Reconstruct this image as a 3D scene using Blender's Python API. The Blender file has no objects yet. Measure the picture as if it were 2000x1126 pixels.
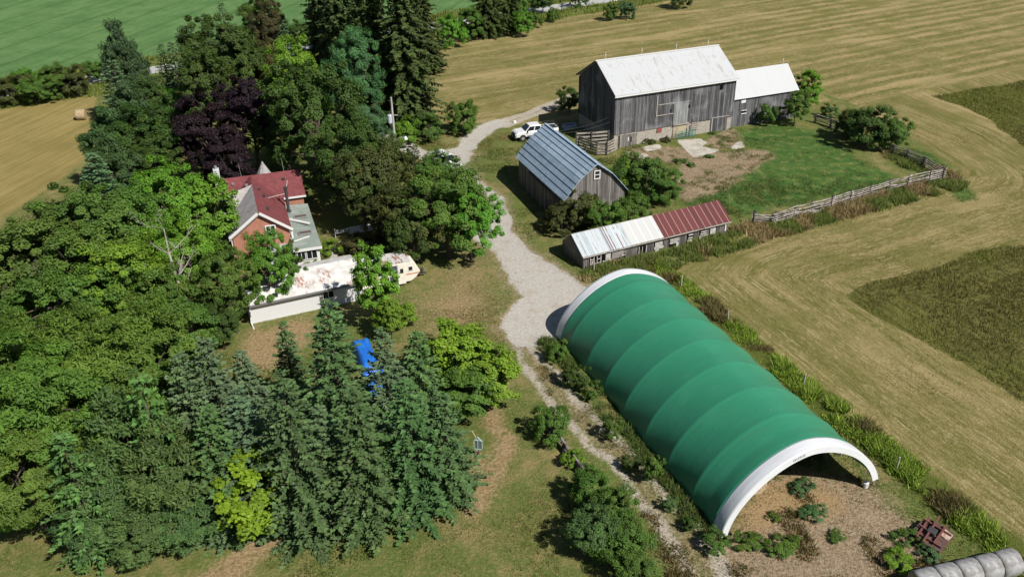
import bpy, math, random
import numpy as np
from math import sin, cos, pi, radians, sqrt, atan2, hypot

S = bpy.context.scene
# ------------------------------------------------------------------ camera, light, exposure
FPX, PITCH, ROLL, CAMH = 1742.0, 0.508, -0.016, 41.0          # focal length in photo pixels (photo 2000 x 1126)
cam = bpy.data.cameras.new('camera'); cam_o = bpy.data.objects.new('camera', cam); S.collection.objects.link(cam_o)
cam.sensor_width = 36.0; cam.lens = FPX * 36.0 / 2000.0; cam.clip_start = 0.5; cam.clip_end = 4000
cam_o.location = (0, 0, CAMH)
from mathutils import Matrix, Vector, noise as mnoise
cam_o.rotation_euler = (Matrix.Rotation(pi/2 - PITCH, 3, 'X') @ Matrix.Rotation(ROLL, 3, 'Z')).to_euler()
S.camera = cam_o
SUN_DIR = Vector((0.705, -0.705, 1.03)).normalized()            # from the ground towards the sun
SUN_EL = math.asin(SUN_DIR.z); SUN_ROT = atan2(SUN_DIR.x, SUN_DIR.y)
W = bpy.data.worlds.new('World'); S.world = W; W.use_nodes = True
sky = W.node_tree.nodes.new('ShaderNodeTexSky'); sky.sky_type = 'NISHITA'; sky.sun_disc = False
sky.sun_elevation = SUN_EL; sky.sun_rotation = SUN_ROT; sky.air_density = 1.0; sky.dust_density = 0.6
W.node_tree.links.new(sky.outputs[0], W.node_tree.nodes['Background'].inputs[0])
W.node_tree.nodes['Background'].inputs[1].default_value = 0.05
sun = bpy.data.lights.new('sun', 'SUN'); sun.energy = 4.9; sun.angle = radians(0.5); sun.color = (1.0, 0.95, 0.87)
sun_o = bpy.data.objects.new('sun', sun); S.collection.objects.link(sun_o)
sun_o.rotation_euler = SUN_DIR.to_track_quat('Z', 'Y').to_euler()
S.view_settings.view_transform = 'Standard'; S.view_settings.look = 'None'
S.view_settings.exposure = 0.38; S.view_settings.gamma = 1.0
S.cycles.max_bounces = 6; S.cycles.diffuse_bounces = 3; S.cycles.transparent_max_bounces = 4

# ------------------------------------------------------------------ pixel of the photo -> point of the place at height z
_F = Vector((0, cos(PITCH), -sin(PITCH))); _R0 = Vector((1, 0, 0)); _U0 = _R0.cross(_F)
_R = _R0*cos(ROLL) + _U0*sin(ROLL); _U = _U0*cos(ROLL) - _R0*sin(ROLL)
def gp(x, y, z=0.0):
    d = _F + _R*((x-1000)/FPX) - _U*((y-563)/FPX)
    return Vector((0, 0, CAMH)) + d*((z-CAMH)/d.z)

# ------------------------------------------------------------------ helpers
C = S.collection
def tag(o, label=None, cat=None, group=None, kind=None):
    if label: o['label'] = label
    if cat: o['category'] = cat
    if group: o['group'] = group
    if kind: o['kind'] = kind
    return o
def thing(name, label, cat, loc=(0, 0, 0), rz=0.0, group=None):
    o = bpy.data.objects.new(name, None); C.objects.link(o); o.empty_display_size = 0.3
    o.location = loc; o.rotation_euler = (0, 0, rz)
    return tag(o, label, cat, group)
class MB:
    def __init__(s): s.v = []; s.f = []; s.m = []
    def add(s, vs, fs, mi=0):
        b = len(s.v); s.v += [tuple(v) for v in vs]
        s.f += [tuple(b+i for i in f) for f in fs]; s.m += [mi]*len(fs); return s
    def box(s, a, b, mi=0, M=None):
        (x0, y0, z0), (x1, y1, z1) = a, b
        vs = [(x0,y0,z0),(x1,y0,z0),(x1,y1,z0),(x0,y1,z0),(x0,y0,z1),(x1,y0,z1),(x1,y1,z1),(x0,y1,z1)]
        if M is not None: vs = [M @ Vector(v) for v in vs]
        return s.add(vs, [(3,2,1,0),(4,5,6,7),(0,1,5,4),(1,2,6,5),(2,3,7,6),(3,0,4,7)], mi)
    def bar(s, p, q, w, h=None, mi=0):
        p, q = Vector(p), Vector(q); d = q-p; L = d.length
        M = Matrix.Translation(p) @ d.to_track_quat('X', 'Z').to_matrix().to_4x4(); h = h or w
        return s.box((0,-w/2,-h/2),(L,w/2,h/2), mi, M)
    def prism(s, poly, ax, lo, hi, mi=0):
        n = len(poly)
        def P(a, b, t): return {'x': (t,a,b), 'y': (a,t,b), 'z': (a,b,t)}[ax]
        vs = [P(a,b,lo) for a,b in poly]+[P(a,b,hi) for a,b in poly]
        return s.add(vs, [tuple(range(n))[::-1], tuple(range(n,2*n))]+[(i,(i+1)%n,n+(i+1)%n,n+i) for i in range(n)], mi)
    def slab(s, quad, t, mi=0):
        q = [Vector(v) for v in quad]; n = (q[1]-q[0]).cross(q[-1]-q[0]).normalized()*t; k = len(q)
        vs = q+[v-n for v in q]
        return s.add(vs, [tuple(range(k)), tuple(range(2*k-1,k-1,-1))]+[((i+1)%k,i,k+i,k+(i+1)%k) for i in range(k)], mi)
    def tube(s, pts, rad, n=6, mi=0, cap=True):
        pts = [Vector(p) for p in pts]
        if not isinstance(rad, (list, tuple)): rad = [rad]*len(pts)
        b = len(s.v)
        for i, p in enumerate(pts):
            d = (pts[min(i+1,len(pts)-1)]-pts[max(i-1,0)])
            d = d.normalized() if d.length > 1e-6 else Vector((0,0,1))
            u = d.orthogonal().normalized() if i == 0 else (u - d*u.dot(d)).normalized()
            w = d.cross(u)
            for k in range(n):
                a = 2*pi*k/n; s.v.append(tuple(p + (u*cos(a)+w*sin(a))*rad[i]))
        for i in range(len(pts)-1):
            for k in range(n):
                s.f.append((b+i*n+k, b+i*n+(k+1)%n, b+(i+1)*n+(k+1)%n, b+(i+1)*n+k)); s.m.append(mi)
        if cap:
            s.f.append(tuple(b+k for k in range(n))[::-1]); s.m.append(mi)
            e = b+(len(pts)-1)*n; s.f.append(tuple(e+k for k in range(n))); s.m.append(mi)
        return s
    def build(s, name, mats, parent=None, smooth=False, bevel=0):
        me = bpy.data.meshes.new(name); me.from_pydata(s.v, [], s.f)
        mats = mats if isinstance(mats, (list, tuple)) else [mats]
        for m in mats: me.materials.append(m)
        if len(mats) > 1: me.polygons.foreach_set('material_index', s.m)
        if smooth: me.polygons.foreach_set('use_smooth', [True]*len(s.f))
        me.update(); o = bpy.data.objects.new(name, me); C.objects.link(o); o.parent = parent
        if bevel:
            b = o.modifiers.new('bevel', 'BEVEL'); b.width = bevel; b.segments = 2; b.limit_method = 'ANGLE'
        return o
def np_mesh(name, V, F, attrs=None, colors=None, mat=None, mids=None):
    V = np.asarray(V, np.float32); F = np.asarray(F, np.int32); k = F.shape[1]
    me = bpy.data.meshes.new(name); me.vertices.add(len(V)); me.vertices.foreach_set('co', V.ravel())
    me.loops.add(F.size); me.loops.foreach_set('vertex_index', F.ravel())
    me.polygons.add(len(F)); me.polygons.foreach_set('loop_start', np.arange(0, F.size, k, dtype=np.int32))
    me.update(calc_edges=True)
    for n, a in (attrs or {}).items():
        at = me.attributes.new(n, 'FLOAT', 'POINT'); at.data.foreach_set('value', np.asarray(a, np.float32))
    if colors is not None:
        at = me.attributes.new('col', 'FLOAT_COLOR', 'POINT')
        at.data.foreach_set('color', np.concatenate([colors, np.ones((len(colors),1))], 1).astype(np.float32).ravel())
    if mat: me.materials.append(mat)
    return me
def link(name, me, parent=None):
    o = bpy.data.objects.new(name, me); C.objects.link(o); o.parent = parent; return o

# ------------------------------------------------------------------ node helpers
class NT:
    def __init__(s, name):
        s.m = bpy.data.materials.new(name); s.m.use_nodes = True; s.t = s.m.node_tree
        s.b = s.t.nodes['Principled BSDF']; s.out = s.t.nodes['Material Output']
    def n(s, typ, **kw):
        nd = s.t.nodes.new('ShaderNode'+typ)
        for k, v in kw.items():
            if k.startswith('i_'):
                key = k[2:]; key = int(key) if key.isdigit() else key.replace('_', ' ')
                s.set(nd.inputs[key], v)
            else: setattr(nd, k, v)
        return nd
    def set(s, inp, v):
        if hasattr(v, 'is_output') or isinstance(v, bpy.types.NodeSocket): s.t.links.new(v, inp)
        elif hasattr(v, 'outputs'): s.t.links.new(v.outputs[0], inp)
        else:
            if isinstance(v, (tuple, list)) and len(v) == 3 and inp.type == 'RGBA': v = (*v, 1)
            inp.default_value = v
    def math(s, op, a, b=0.0, c=0.0, clamp=False):
        nd = s.n('Math', operation=op, use_clamp=clamp); s.set(nd.inputs[0], a); s.set(nd.inputs[1], b); s.set(nd.inputs[2], c); return nd.outputs[0]
    def mix(s, f, a, b, blend='MIX'):
        nd = s.n('Mix', data_type='RGBA', blend_type=blend); s.set(nd.inputs[0], f); s.set(nd.inputs[6], a); s.set(nd.inputs[7], b); return nd.outputs[2]
    def ramp(s, x, lo, hi, a=0.0, b=1.0):
        nd = s.n('MapRange', interpolation_type='SMOOTHSTEP'); s.set(nd.inputs[0], x); s.set(nd.inputs[1], lo); s.set(nd.inputs[2], hi); s.set(nd.inputs[3], a); s.set(nd.inputs[4], b); return nd.outputs[0]
    def noise(s, vec, scale=1.0, detail=3.0, rough=0.55):
        nd = s.n('TexNoise'); s.set(nd.inputs['Vector'], vec); s.set(nd.inputs['Scale'], scale); s.set(nd.inputs['Detail'], detail); s.set(nd.inputs['Roughness'], rough); return nd.outputs[0]
    def obj(s): return s.n('TexCoord').outputs['Object']
    def scale(s, v, sc):
        nd = s.n('VectorMath', operation='MULTIPLY'); s.set(nd.inputs[0], v); s.set(nd.inputs[1], sc); return nd.outputs[0]
    def attr(s, n): return s.n('Attribute', attribute_name=n).outputs['Fac']
    def bump(s, h, strength=0.4, dist=0.05):
        nd = s.n('Bump'); s.set(nd.inputs['Height'], h); nd.inputs['Strength'].default_value = strength; nd.inputs['Distance'].default_value = dist
        s.t.links.new(nd.outputs[0], s.b.inputs['Normal'])
    def done(s, color, rough=0.8, metal=0.0, spec=0.3):
        s.set(s.b.inputs['Base Color'], color); s.set(s.b.inputs['Roughness'], rough); s.b.inputs['Metallic'].default_value = metal
        s.b.inputs['Specular IOR Level'].default_value = spec; return s.m
def surf(name, base, layers=(), rough=0.8, bump=None, metal=0.0, spec=0.3):
    """base colour plus noise layers (colour, scale or (sx,sy,sz), lo, hi, amount) in the thing's own coordinates"""
    t = NT(name); o = t.obj(); c = base
    for col, sc, lo, hi, am in layers:
        v = t.scale(o, sc) if isinstance(sc, tuple) else t.scale(o, (sc, sc, sc))
        c = t.mix(t.math('MULTIPLY', t.ramp(t.noise(v, 1.0, 4), lo, hi), am), c, col)
    if bump: t.bump(t.noise(o, bump[0], 4), bump[1], bump[2] if len(bump) > 2 else 0.05)
    return t.done(c, rough, metal, spec)
def boards(name, dark, mid, light, width=0.24, wear=0.5):
    """weathered vertical boards: each board its own grey, streaked, with dark gaps"""
    t = NT(name); sp = t.n('SeparateXYZ', i_0=t.obj())
    x = t.math('ADD', sp.outputs[0], sp.outputs[1]); k = t.math('DIVIDE', x, width)
    idb = t.math('FLOOR', k); fr = t.math('FRACT', k)
    wn = t.n('TexWhiteNoise', noise_dimensions='1D', i_W=idb)
    cv = t.n('CombineXYZ', i_X=t.math('MULTIPLY', x, 9.0), i_Y=idb, i_Z=t.math('MULTIPLY', sp.outputs[2], 0.35))
    st = t.noise(cv, 1.0, 5, 0.65)
    c = t.mix(t.ramp(wn.outputs[0], 0.1, 0.9), dark, mid)
    c = t.mix(t.math('MULTIPLY', t.ramp(st, 0.5, 0.72), wear), c, light)
    big = t.noise(t.obj(), 0.35, 3)
    c = t.mix(t.math('MULTIPLY', t.ramp(big, 0.5, 0.7), 0.35), c, light)
    c = t.mix(t.math('MULTIPLY', t.ramp(st, 0.45, 0.3), 0.5), c, dark)
    gap = t.math('MAXIMUM', t.math('LESS_THAN', fr, 0.09), 0.0)
    c = t.mix(t.math('MULTIPLY', gap, 0.75), c, (0.012, 0.011, 0.011))
    t.bump(t.math('SUBTRACT', st, gap), 0.5, 0.03)
    return t.done(c, 0.9, 0, 0.15)
def leafmat(name, trans=0.28, var=0.75):
    t = NT(name); oc = t.n('ObjectInfo').outputs['Color']; v = t.attr('v'); w = t.attr('w')
    c = t.mix(v, t.mix(1.0, oc, (1-var*0.55, 1-var*0.5, 1-var*0.45), 'MULTIPLY'), t.mix(1.0, oc, (1+var*0.62, 1+var*0.62, 1+var*0.3), 'MULTIPLY'))
    c = t.mix(t.math('MULTIPLY', w, 0.6), c, t.mix(1.0, oc, (1.9, 1.3, 0.9), 'MULTIPLY'))
    t.set(t.b.inputs['Base Color'], c); t.b.inputs['Roughness'].default_value = 0.62; t.b.inputs['Specular IOR Level'].default_value = 0.25
    tr = t.n('BsdfTranslucent', i_Color=t.mix(1.0, c, (1.25, 1.3, 0.6), 'MULTIPLY'))
    mx = t.n('MixShader', i_0=trans, i_1=t.b.outputs[0], i_2=tr.outputs[0]); t.t.links.new(mx.outputs[0], t.out.inputs[0])
    return t.m
def colmat(name, trans=0.2):
    t = NT(name); c = t.n('Attribute', attribute_name='col').outputs['Color']
    t.set(t.b.inputs['Base Color'], c); t.b.inputs['Roughness'].default_value = 0.8; t.b.inputs['Specular IOR Level'].default_value = 0.1
    tr = t.n('BsdfTranslucent', i_Color=c)
    mx = t.n('MixShader', i_0=trans, i_1=t.b.outputs[0], i_2=tr.outputs[0]); t.t.links.new(mx.outputs[0], t.out.inputs[0])
    return t.m

LEAF = leafmat('foliage', 0.34); NEEDLE = leafmat('needles', 0.1, 0.8); GRASSM = colmat('grass_blades', 0.25)
BARK = surf('bark', (0.075,0.058,0.045), [((0.16,0.14,0.12), (6,6,1.2), .5,.7,.8)], 0.95, (8,.6))
GREYWOOD = surf('dead_wood', (0.33,0.30,0.27), [((0.17,0.14,0.12), (3,3,1), .5,.65,.8)], 0.9)
RAILWOOD = surf('rail_wood', (0.30,0.27,0.25), [((0.12,0.10,0.09), 1.7, .45,.6,.9), ((0.45,0.42,0.40), 3.1, .55,.7,.7)], 0.9)
POSTWOOD = surf('post_wood', (0.075,0.062,0.055), [((0.18,0.16,0.14), 4.0, .5,.7,.6)], 0.9)
PLANK = surf('plank_wood', (0.34,0.31,0.27), [((0.15,0.13,0.11), (1.2,1.2,6), .45,.62,.8)], 0.9)
WHITEP = surf('white_paint', (0.62,0.62,0.61), [((0.55,0.53,0.49), 2.2, .55,.75,.5)], 0.5)
DARKG = surf('dark_glass', (0.012,0.015,0.02), (), 0.08, spec=0.6)
BLACK = surf('black_rubber', (0.02,0.02,0.02), (), 0.8)
DARKM = surf('dark_metal', (0.05,0.05,0.055), (), 0.5)
GALV = surf('galvanised_steel', (0.42,0.44,0.46), (), 0.45, metal=0.6)
VOID = surf('dark_interior', (0.008,0.008,0.009), (), 1.0, spec=0.0)
RED = surf('red_paint', (0.30,0.03,0.03), (), 0.5)
CONC = surf('concrete', (0.44,0.42,0.385), [((0.30,0.28,0.24), 1.3, .45,.62,.7)], 0.9, (9,.3))

# ------------------------------------------------------------------ the ground: one sheet, cut by land use
rng = np.random.default_rng(7)
def poly(pts): return np.array([gp(x, y)[:2] for x, y in pts])
def seg_dist(P, a, b):
    d = b-a; t = np.clip(((P-a)@d)/max(d@d, 1e-9), 0, 1); return np.linalg.norm(P-(a+t[:,None]*d), axis=1)
def sdf(P, pl):
    n = len(pl); D = np.full(len(P), 1e9); ins = np.zeros(len(P), bool)
    for i in range(n):
        a, b = pl[i], pl[(i+1) % n]; D = np.minimum(D, seg_dist(P, a, b))
        if a[1] != b[1]:
            c = ((a[1] > P[:,1]) != (b[1] > P[:,1])) & (P[:,0] < (b[0]-a[0])*(P[:,1]-a[1])/(b[1]-a[1])+a[0]); ins ^= c
    return np.where(ins, -D, D)
def line_d(P, pl):
    D = np.full(len(P), 1e9)
    for i in range(len(pl)-1): D = np.minimum(D, seg_dist(P, pl[i], pl[i+1]))
    return D
def soft(sd, w): return np.clip(0.5-sd/(2*w), 0, 1)
def vn(P, sc, seed=0):
    """cheap value noise for masks"""
    q = P/sc + seed*17.3; i = np.floor(q).astype(np.int64); f = q-i; f = f*f*(3-2*f)
    def h(ix, iy):
        n = (ix*374761393 + iy*668265263 + seed*1442695041) & 0x7fffffff; n = (n ^ (n >> 13))*1274126177 & 0x7fffffff
        return ((n ^ (n >> 16)) & 0xffff)/65535.0
    a, b, c, d = h(i[:,0],i[:,1]), h(i[:,0]+1,i[:,1]), h(i[:,0],i[:,1]+1), h(i[:,0]+1,i[:,1]+1)
    return (a*(1-f[:,0])+b*f[:,0])*(1-f[:,1])+(c*(1-f[:,0])+d*f[:,0])*f[:,1]

DRIVE = poly([(868,292),(905,284),(925,300),(905,322),(928,345),(955,368),(978,395),(1000,440),(1040,487),(1085,515),(1125,540),(1150,562),(1125,600),(1098,640),(1085,662),(1045,676),(1000,677),(988,640),(1001,610),(1012,578),(1000,545),(975,512),(945,480),(930,456),(942,432),(950,408),(944,382),(915,352),(880,325)])
DRIVE_ARMS = [(poly([(690,235),(735,256),(780,284),(830,303),(880,300)]), 1.45), (poly([(885,300),(908,284),(930,266),(950,249),(972,239)]), 1.35)]
TRACKS = [(poly([(972,239),(1010,226),(1060,210),(1110,187),(1150,172),(1240,150)]), 0.7), (poly([(985,246),(1020,232),(1065,217),(1112,196),(1150,182)]), 0.6),
          (poly([(1008,672),(1020,710),(1052,757),(1085,798),(1125,845),(1170,890),(1215,935),(1262,985),(1310,1050),(1352,1110),(1400,1180)]), 0.42),
          (poly([(1040,672),(1062,705),(1100,752),(1150,805),(1205,862),(1250,905),(1300,960),(1345,1020),(1400,1090),(1440,1150)]), 0.42)]
TRACKZONE = poly([(1000,672),(1060,668),(1120,745),(1215,850),(1320,970),(1420,1080),(1500,1180),(1330,1180),(1250,1000),(1170,905),(1085,810),(1030,740)])
PADS = [poly(p) for p in ([(1323,274.6),(1364,270),(1381,279),(1370,287),(1411,294.5),(1354,308.7),(1336,293)], [(1425,287),(1447,275),(1458,287),(1432,294.5)], [(1256,287),(1285,283),(1293,290),(1265,296)], [(1245,303),(1262,299),(1273,307),(1248,313)])]
SAND = poly([(1383,270),(1428,252),(1440,262),(1448,280),(1425,290),(1405,292),(1375,285)])
YARD_DIRT = poly([(1215,290),(1320,290),(1415,300),(1500,292),(1512,305),(1450,345),(1400,378),(1340,398),(1310,360),(1330,320),(1240,320)])
YARD_GREEN = poly([(1425,258),(1470,246),(1540,243),(1600,258),(1640,285),(1700,325),(1752,345),(1715,365),(1600,385),(1480,418),(1350,410),(1330,396),(1400,378),(1450,345),(1510,300),(1455,280)])
TALL1 = poly([(1650,577),(1700,556),(1760,538),(1830,516),(1900,490),(1960,483),(2060,470),(2500,420),(2500,1000),(2080,815),(2000,780),(1900,725),(1800,672),(1710,625)])
TALL2 = poly([(1820,188),(1900,175),(2000,158),(2150,135),(2500,90),(2500,420),(2200,380),(2090,330),(2000,288),(1930,232),(1880,208)])
DARKSTRIP = poly([(1768,282),(1810,300),(1860,335),(1895,372),(1915,392),(1870,400),(1845,372),(1815,330),(1780,302)])
SHELTER_DIRT = poly([(1420,1040),(1480,965),(1560,915),(1700,940),(1760,985),(1800,1030),(1900,1200),(1420,1200),(1380,1080)])
STRAW = poly([(1425,1010),(1500,945),(1560,940),(1640,965),(1655,990),(1580,1000),(1500,1025),(1450,1050)])
DRYLAWN = poly([(820,560),(880,490),(940,475),(985,530),(1005,580),(985,650),(930,700),(850,690),(790,640),(770,600)])
DRY2 = poly([(470,650),(600,612),(640,640),(560,700),(500,740),(460,720)])
DRYEDGE = [(poly([(420,1126),(480,1075),(580,1040),(700,985),(800,960),(880,925),(925,900)]), 1.0), (poly([(930,1000),(960,930),(985,860),(965,800)]), 0.8)]
WEEDS = [(poly([(1255,510),(1330,555),(1400,612),(1500,697),(1600,778),(1690,850),(1760,908),(1850,985),(1930,1050),(2010,1120)]), 1.15)]
road_a, road_b = np.array(gp(170,157)[:2]), np.array(gp(1075,16)[:2])
rd = (road_b-road_a)/np.linalg.norm(road_b-road_a); rn = np.array([-rd[1], rd[0]])
SHELT = poly([(1300,530),(1400,612),(1600,778),(1850,985),(2010,1120)])
FENCEL = poly([(1300,530),(1380,470),(1472,437),(1585,418),(1700,385),(1842,349),(1880,335),(1790,275),(1640,205),(1560,160)])
BARN_A = 0.389

xs = np.concatenate([np.arange(-210,-60,1.0), np.arange(-60,70,.5), np.arange(70,190,1.0)])
ys = np.concatenate([np.arange(28,90,.42), np.arange(90,150,.62), np.arange(150,330,1.6)])
XX, YY = np.meshgrid(xs, ys); P = np.stack([XX.ravel(), YY.ravel()], 1)
wob = np.stack([vn(P,3.0,1)-.5, vn(P,3.0,2)-.5], 1)*1.3 + np.stack([vn(P,.9,3)-.5, vn(P,.9,4)-.5], 1)*.6
Q = P + wob
roadc = (P-road_a)@rn
def masks(P, Q):
    rc = (P-road_a)@rn; m = {}
    g = soft(sdf(Q, DRIVE), .9); tk_ = np.zeros(len(P))
    for pl, w in DRIVE_ARMS: g = np.maximum(g, soft(line_d(Q, pl)-w, .8))
    for pl, w in TRACKS: tk_ = np.maximum(tk_, soft(line_d(P+(Q-P)*.7, pl)-w*1.15, .6)*.84)
    m['gravel'] = g; m['track'] = tk_; m['straw'] = soft(sdf(Q, STRAW), 1.6)
    d = np.maximum(soft(sdf(Q, YARD_DIRT), 1.5), soft(sdf(Q, SAND), .6))
    d = np.maximum(d, soft(sdf(Q, SHELTER_DIRT), 2.0)*.95); d = np.maximum(d, soft(sdf(Q, TRACKZONE), .9)*.52)
    d = np.maximum(d, soft(sdf(Q, DRIVE)-1.3, 1.6)*.62)
    m['dirt'] = d
    m['lush'] = np.maximum(soft(sdf(Q, YARD_GREEN), 2.2), soft(sdf(Q, DARKSTRIP), 1.5)*.8)
    m['tall'] = np.maximum(soft(sdf(Q*.8+P*.2, TALL1), 1.3), soft(sdf(Q*.5+P*.5, TALL2), 1.0))
    m['crop'] = soft(9.5-rc, 1.2)
    m['road'] = soft(np.abs(rc)-2.6, .5)
    m['verge'] = soft(np.abs(rc)-9.5, 2.0)
    c = np.zeros(len(P))
    for p_ in PADS: c = np.maximum(c, soft(sdf(Q*.4+P*.6, p_), .35))
    m['conc'] = c
    dr = np.maximum(soft(sdf(Q, DRYLAWN), 4.5)*.66, soft(sdf(Q, DRY2), 1.5)*.8)
    for pl, w in DRYEDGE: dr = np.maximum(dr, soft(line_d(Q, pl)-w, 1.2))
    m['dry'] = dr
    w_ = np.zeros(len(P))
    for pl, w in WEEDS: w_ = np.maximum(w_, soft(line_d(Q, pl)-w, .9))
    m['weed'] = w_
    # hay: beyond the yard on the right, the big upper field, the field on the left
    east = sdf(P, np.concatenate([SHELT[::-1], FENCEL[1:], [[52,125],[30,128],[2,121],[-13,123],[-17,262],[190,300],[190,28],[30,28]]]))
    west = sdf(P, np.concatenate([poly([(-60,470),(0,430),(120,350),(170,310),(190,185)]), np.array([[-76,150],[-210,75],[-210,28],[-60,28]])]))
    m['hay'] = np.maximum(soft(east, .8), soft(west, 1.0)); m['west'] = soft(west, 1.0)
    return m
M = masks(P, Q)
# along- and across-row coordinates of the mown rows
ca, sa = cos(BARN_A+.10), sin(BARN_A+.10)
u_up, v_up = -sa*P[:,0]+ca*P[:,1], ca*P[:,0]+sa*P[:,1]
dF = line_d(P, FENCEL); dS = line_d(P, SHELT); near = np.minimum(dF, dS)
cl = np.array([cos(1.30), sin(1.30)])
u_w, v_w = P@np.array([-cl[1], cl[0]]), P@cl
upper = np.clip(((-sa*P[:,0]+ca*P[:,1]) - (-sa*52+ca*128))/4.0+.5, 0, 1)
upper = np.where(P[:,0] < 40, np.where((P[:,1] > 104) | (P[:,0] < 8), 1.0, 0.0), upper)
isup = upper > .5
U = np.where(isup, u_up, near); V = np.where(isup, v_up, np.where(dF < dS, v_up, P@np.array([-sin(.38), cos(.38)])))
wst = (P[:,0] < -45) | (M['crop'] > .5); U = np.where(wst, u_w, U); V = np.where(wst, v_w, V)
strong = np.where(isup & (P[:,0] > 5), np.clip((P[:,0]-5)/40+.35, 0, 1), np.where(wst, .18, .16))
Z = (vn(P, 9, 8)-.5)*.16 + (vn(P, 2.2, 9)-.5)*.05*(1-M['gravel'])
nx, ny = len(xs), len(ys)
idx = np.arange(nx*ny).reshape(ny, nx)
FACES = np.stack([idx[:-1,:-1].ravel(), idx[:-1,1:].ravel(), idx[1:,1:].ravel(), idx[1:,:-1].ravel()], 1)

def ground_material():
    t = NT('ground_cover'); o = t.obj(); A = t.attr
    n1 = t.noise(o, .16, 3); n2 = t.noise(o, .9, 4, .6); n3 = t.noise(o, 4.2, 4, .65); n4 = t.noise(o, 11.0, 3, .7)
    u, v = A('U'), A('V')
    rowv = t.n('CombineXYZ', i_X=t.math('MULTIPLY', u, 1.0), i_Y=t.math('MULTIPLY', v, .05), i_Z=t.math('MULTIPLY', n2, .5))
    streak = t.noise(rowv, 1.5, 5, .65); streak2 = t.noise(rowv, .42, 3, .5); streak3 = t.noise(rowv, 4.5, 4, .6)
    def th(x, amp=.5, w=.12):
        s = t.math('ADD', x, t.math('MULTIPLY', t.math('SUBTRACT', t.math('ADD', t.math('MULTIPLY', n3, .6), t.math('MULTIPLY', n2, .4)), .5), amp)); return t.ramp(s, .5-w, .5+w)
    # lawn: half green, half burnt
    lawn = t.mix(t.ramp(t.math('ADD', t.math('MULTIPLY', n1, .55), t.math('MULTIPLY', n2, .45)), .46, .68), (0.098,0.132,0.032), (0.24,0.195,0.085))
    lawn = t.mix(t.math('MULTIPLY', t.ramp(n3, .45, .7), .55), lawn, (0.27,0.215,0.10))
    lawn = t.mix(t.math('MULTIPLY', t.ramp(n4, .52, .72), .5), lawn, (0.05,0.07,0.016))
    dryc = t.mix(t.ramp(n3, .35, .65), (0.22,0.155,0.075), (0.33,0.245,0.14)); dryc = t.mix(t.math('MULTIPLY', t.ramp(n2, .55, .7), .7), dryc, (0.10,0.11,0.03))
    c = t.mix(th(A('dry'), .9, .25), lawn, dryc)
    # mown hay with rows
    wv = t.math('SINE', t.math('ADD', t.math('MULTIPLY', u, 2*pi/3.3), t.math('MULTIPLY', n1, 3.0)))
    rows = t.math('ADD', t.math('MULTIPLY', t.math('MULTIPLY', t.math('MULTIPLY', wv, t.ramp(t.noise(t.n('CombineXYZ', i_X=t.math('MULTIPLY', u, .12), i_Y=t.math('MULTIPLY', v, .03), i_Z=0.0), 1.0, 2), .36, .62, .15, 1.0)), .5), A('rows')), t.math('MULTIPLY', t.math('SUBTRACT', streak, .5), 1.7))
    rows = t.math('ADD', rows, t.math('MULTIPLY', t.math('SUBTRACT', streak2, .5), 2.0))
    hay = t.mix(t.ramp(rows, -.55, .75), (0.125,0.122,0.032), (0.325,0.255,0.115))
    strand = t.noise(t.n('CombineXYZ', i_X=t.math('MULTIPLY', u, 5.5), i_Y=t.math('MULTIPLY', v, 1.3), i_Z=n2), 1.0, 4, .7)
    hay = t.mix(t.math('MULTIPLY', t.ramp(strand, .50, .64), .55), hay, (0.40,0.325,0.185))
    hay = t.mix(t.math('MULTIPLY', t.ramp(strand, .47, .34), .62), hay, (0.085,0.082,0.024))
    hay = t.mix(t.math('MULTIPLY', t.ramp(streak3, .54, .70), .6), hay, (0.42,0.345,0.20))
    hay = t.mix(t.math('MULTIPLY', t.ramp(n1, .46, .64), .55), hay, (0.135,0.135,0.036)); hay = t.mix(t.math('MULTIPLY', t.ramp(t.noise(t.n('CombineXYZ', i_X=t.math('MULTIPLY', u, .22), i_Y=t.math('MULTIPLY', v, .035), i_Z=0.0), 1.0, 3), .55, .68), .6), hay, (0.36,0.285,0.14))
    hay = t.mix(t.math('MULTIPLY', t.ramp(n4, .5, .7), .45), hay, (0.085,0.07,0.025))
    hayw = t.mix(t.ramp(t.math('ADD', t.math('MULTIPLY', streak, .5), t.math('ADD', t.math('MULTIPLY', n1, .25), t.math('MULTIPLY', n3, .25))), .38, .62), (0.20,0.165,0.055), (0.31,0.24,0.095)); hayw = t.mix(t.math('MULTIPLY', t.ramp(n3, .58, .72), .7), hayw, (0.10,0.115,0.03))
    hay = t.mix(A('west'), hay, hayw)
    c = t.mix(th(A('hay'), .5, .2), c, hay)
    tallc = t.mix(t.ramp(streak, .38, .62), (0.080,0.080,0.022), (0.145,0.140,0.042)); tallc = t.mix(t.math('MULTIPLY', t.ramp(n2, .5, .7), .5), tallc, (0.09,0.10,0.022))
    c = t.mix(th(A('tall'), .25, .06), c, tallc)
    lush = t.mix(t.ramp(n2, .35, .65), (0.048,0.11,0.026), (0.095,0.145,0.034)); lush = t.mix(t.math('MULTIPLY', t.ramp(t.math('ADD', t.math('MULTIPLY', n3, .5), t.math('MULTIPLY', n2, .5)), .55, .63), .85), lush, (0.27,0.22,0.11))
    c = t.mix(th(A('lush'), .55, .2), c, lush)
    dirt = t.mix(t.ramp(n3, .35, .65), (0.19,0.138,0.086), (0.33,0.255,0.17)); dirt = t.mix(t.math('MULTIPLY', t.ramp(n2, .52, .66), .5), dirt, (0.34,0.27,0.18))
    dirt = t.mix(t.math('MULTIPLY', t.ramp(n4, .55, .7), .6), dirt, (0.09,0.085,0.035))
    c = t.mix(th(A('dirt'), .7, .22), c, dirt)
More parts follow.
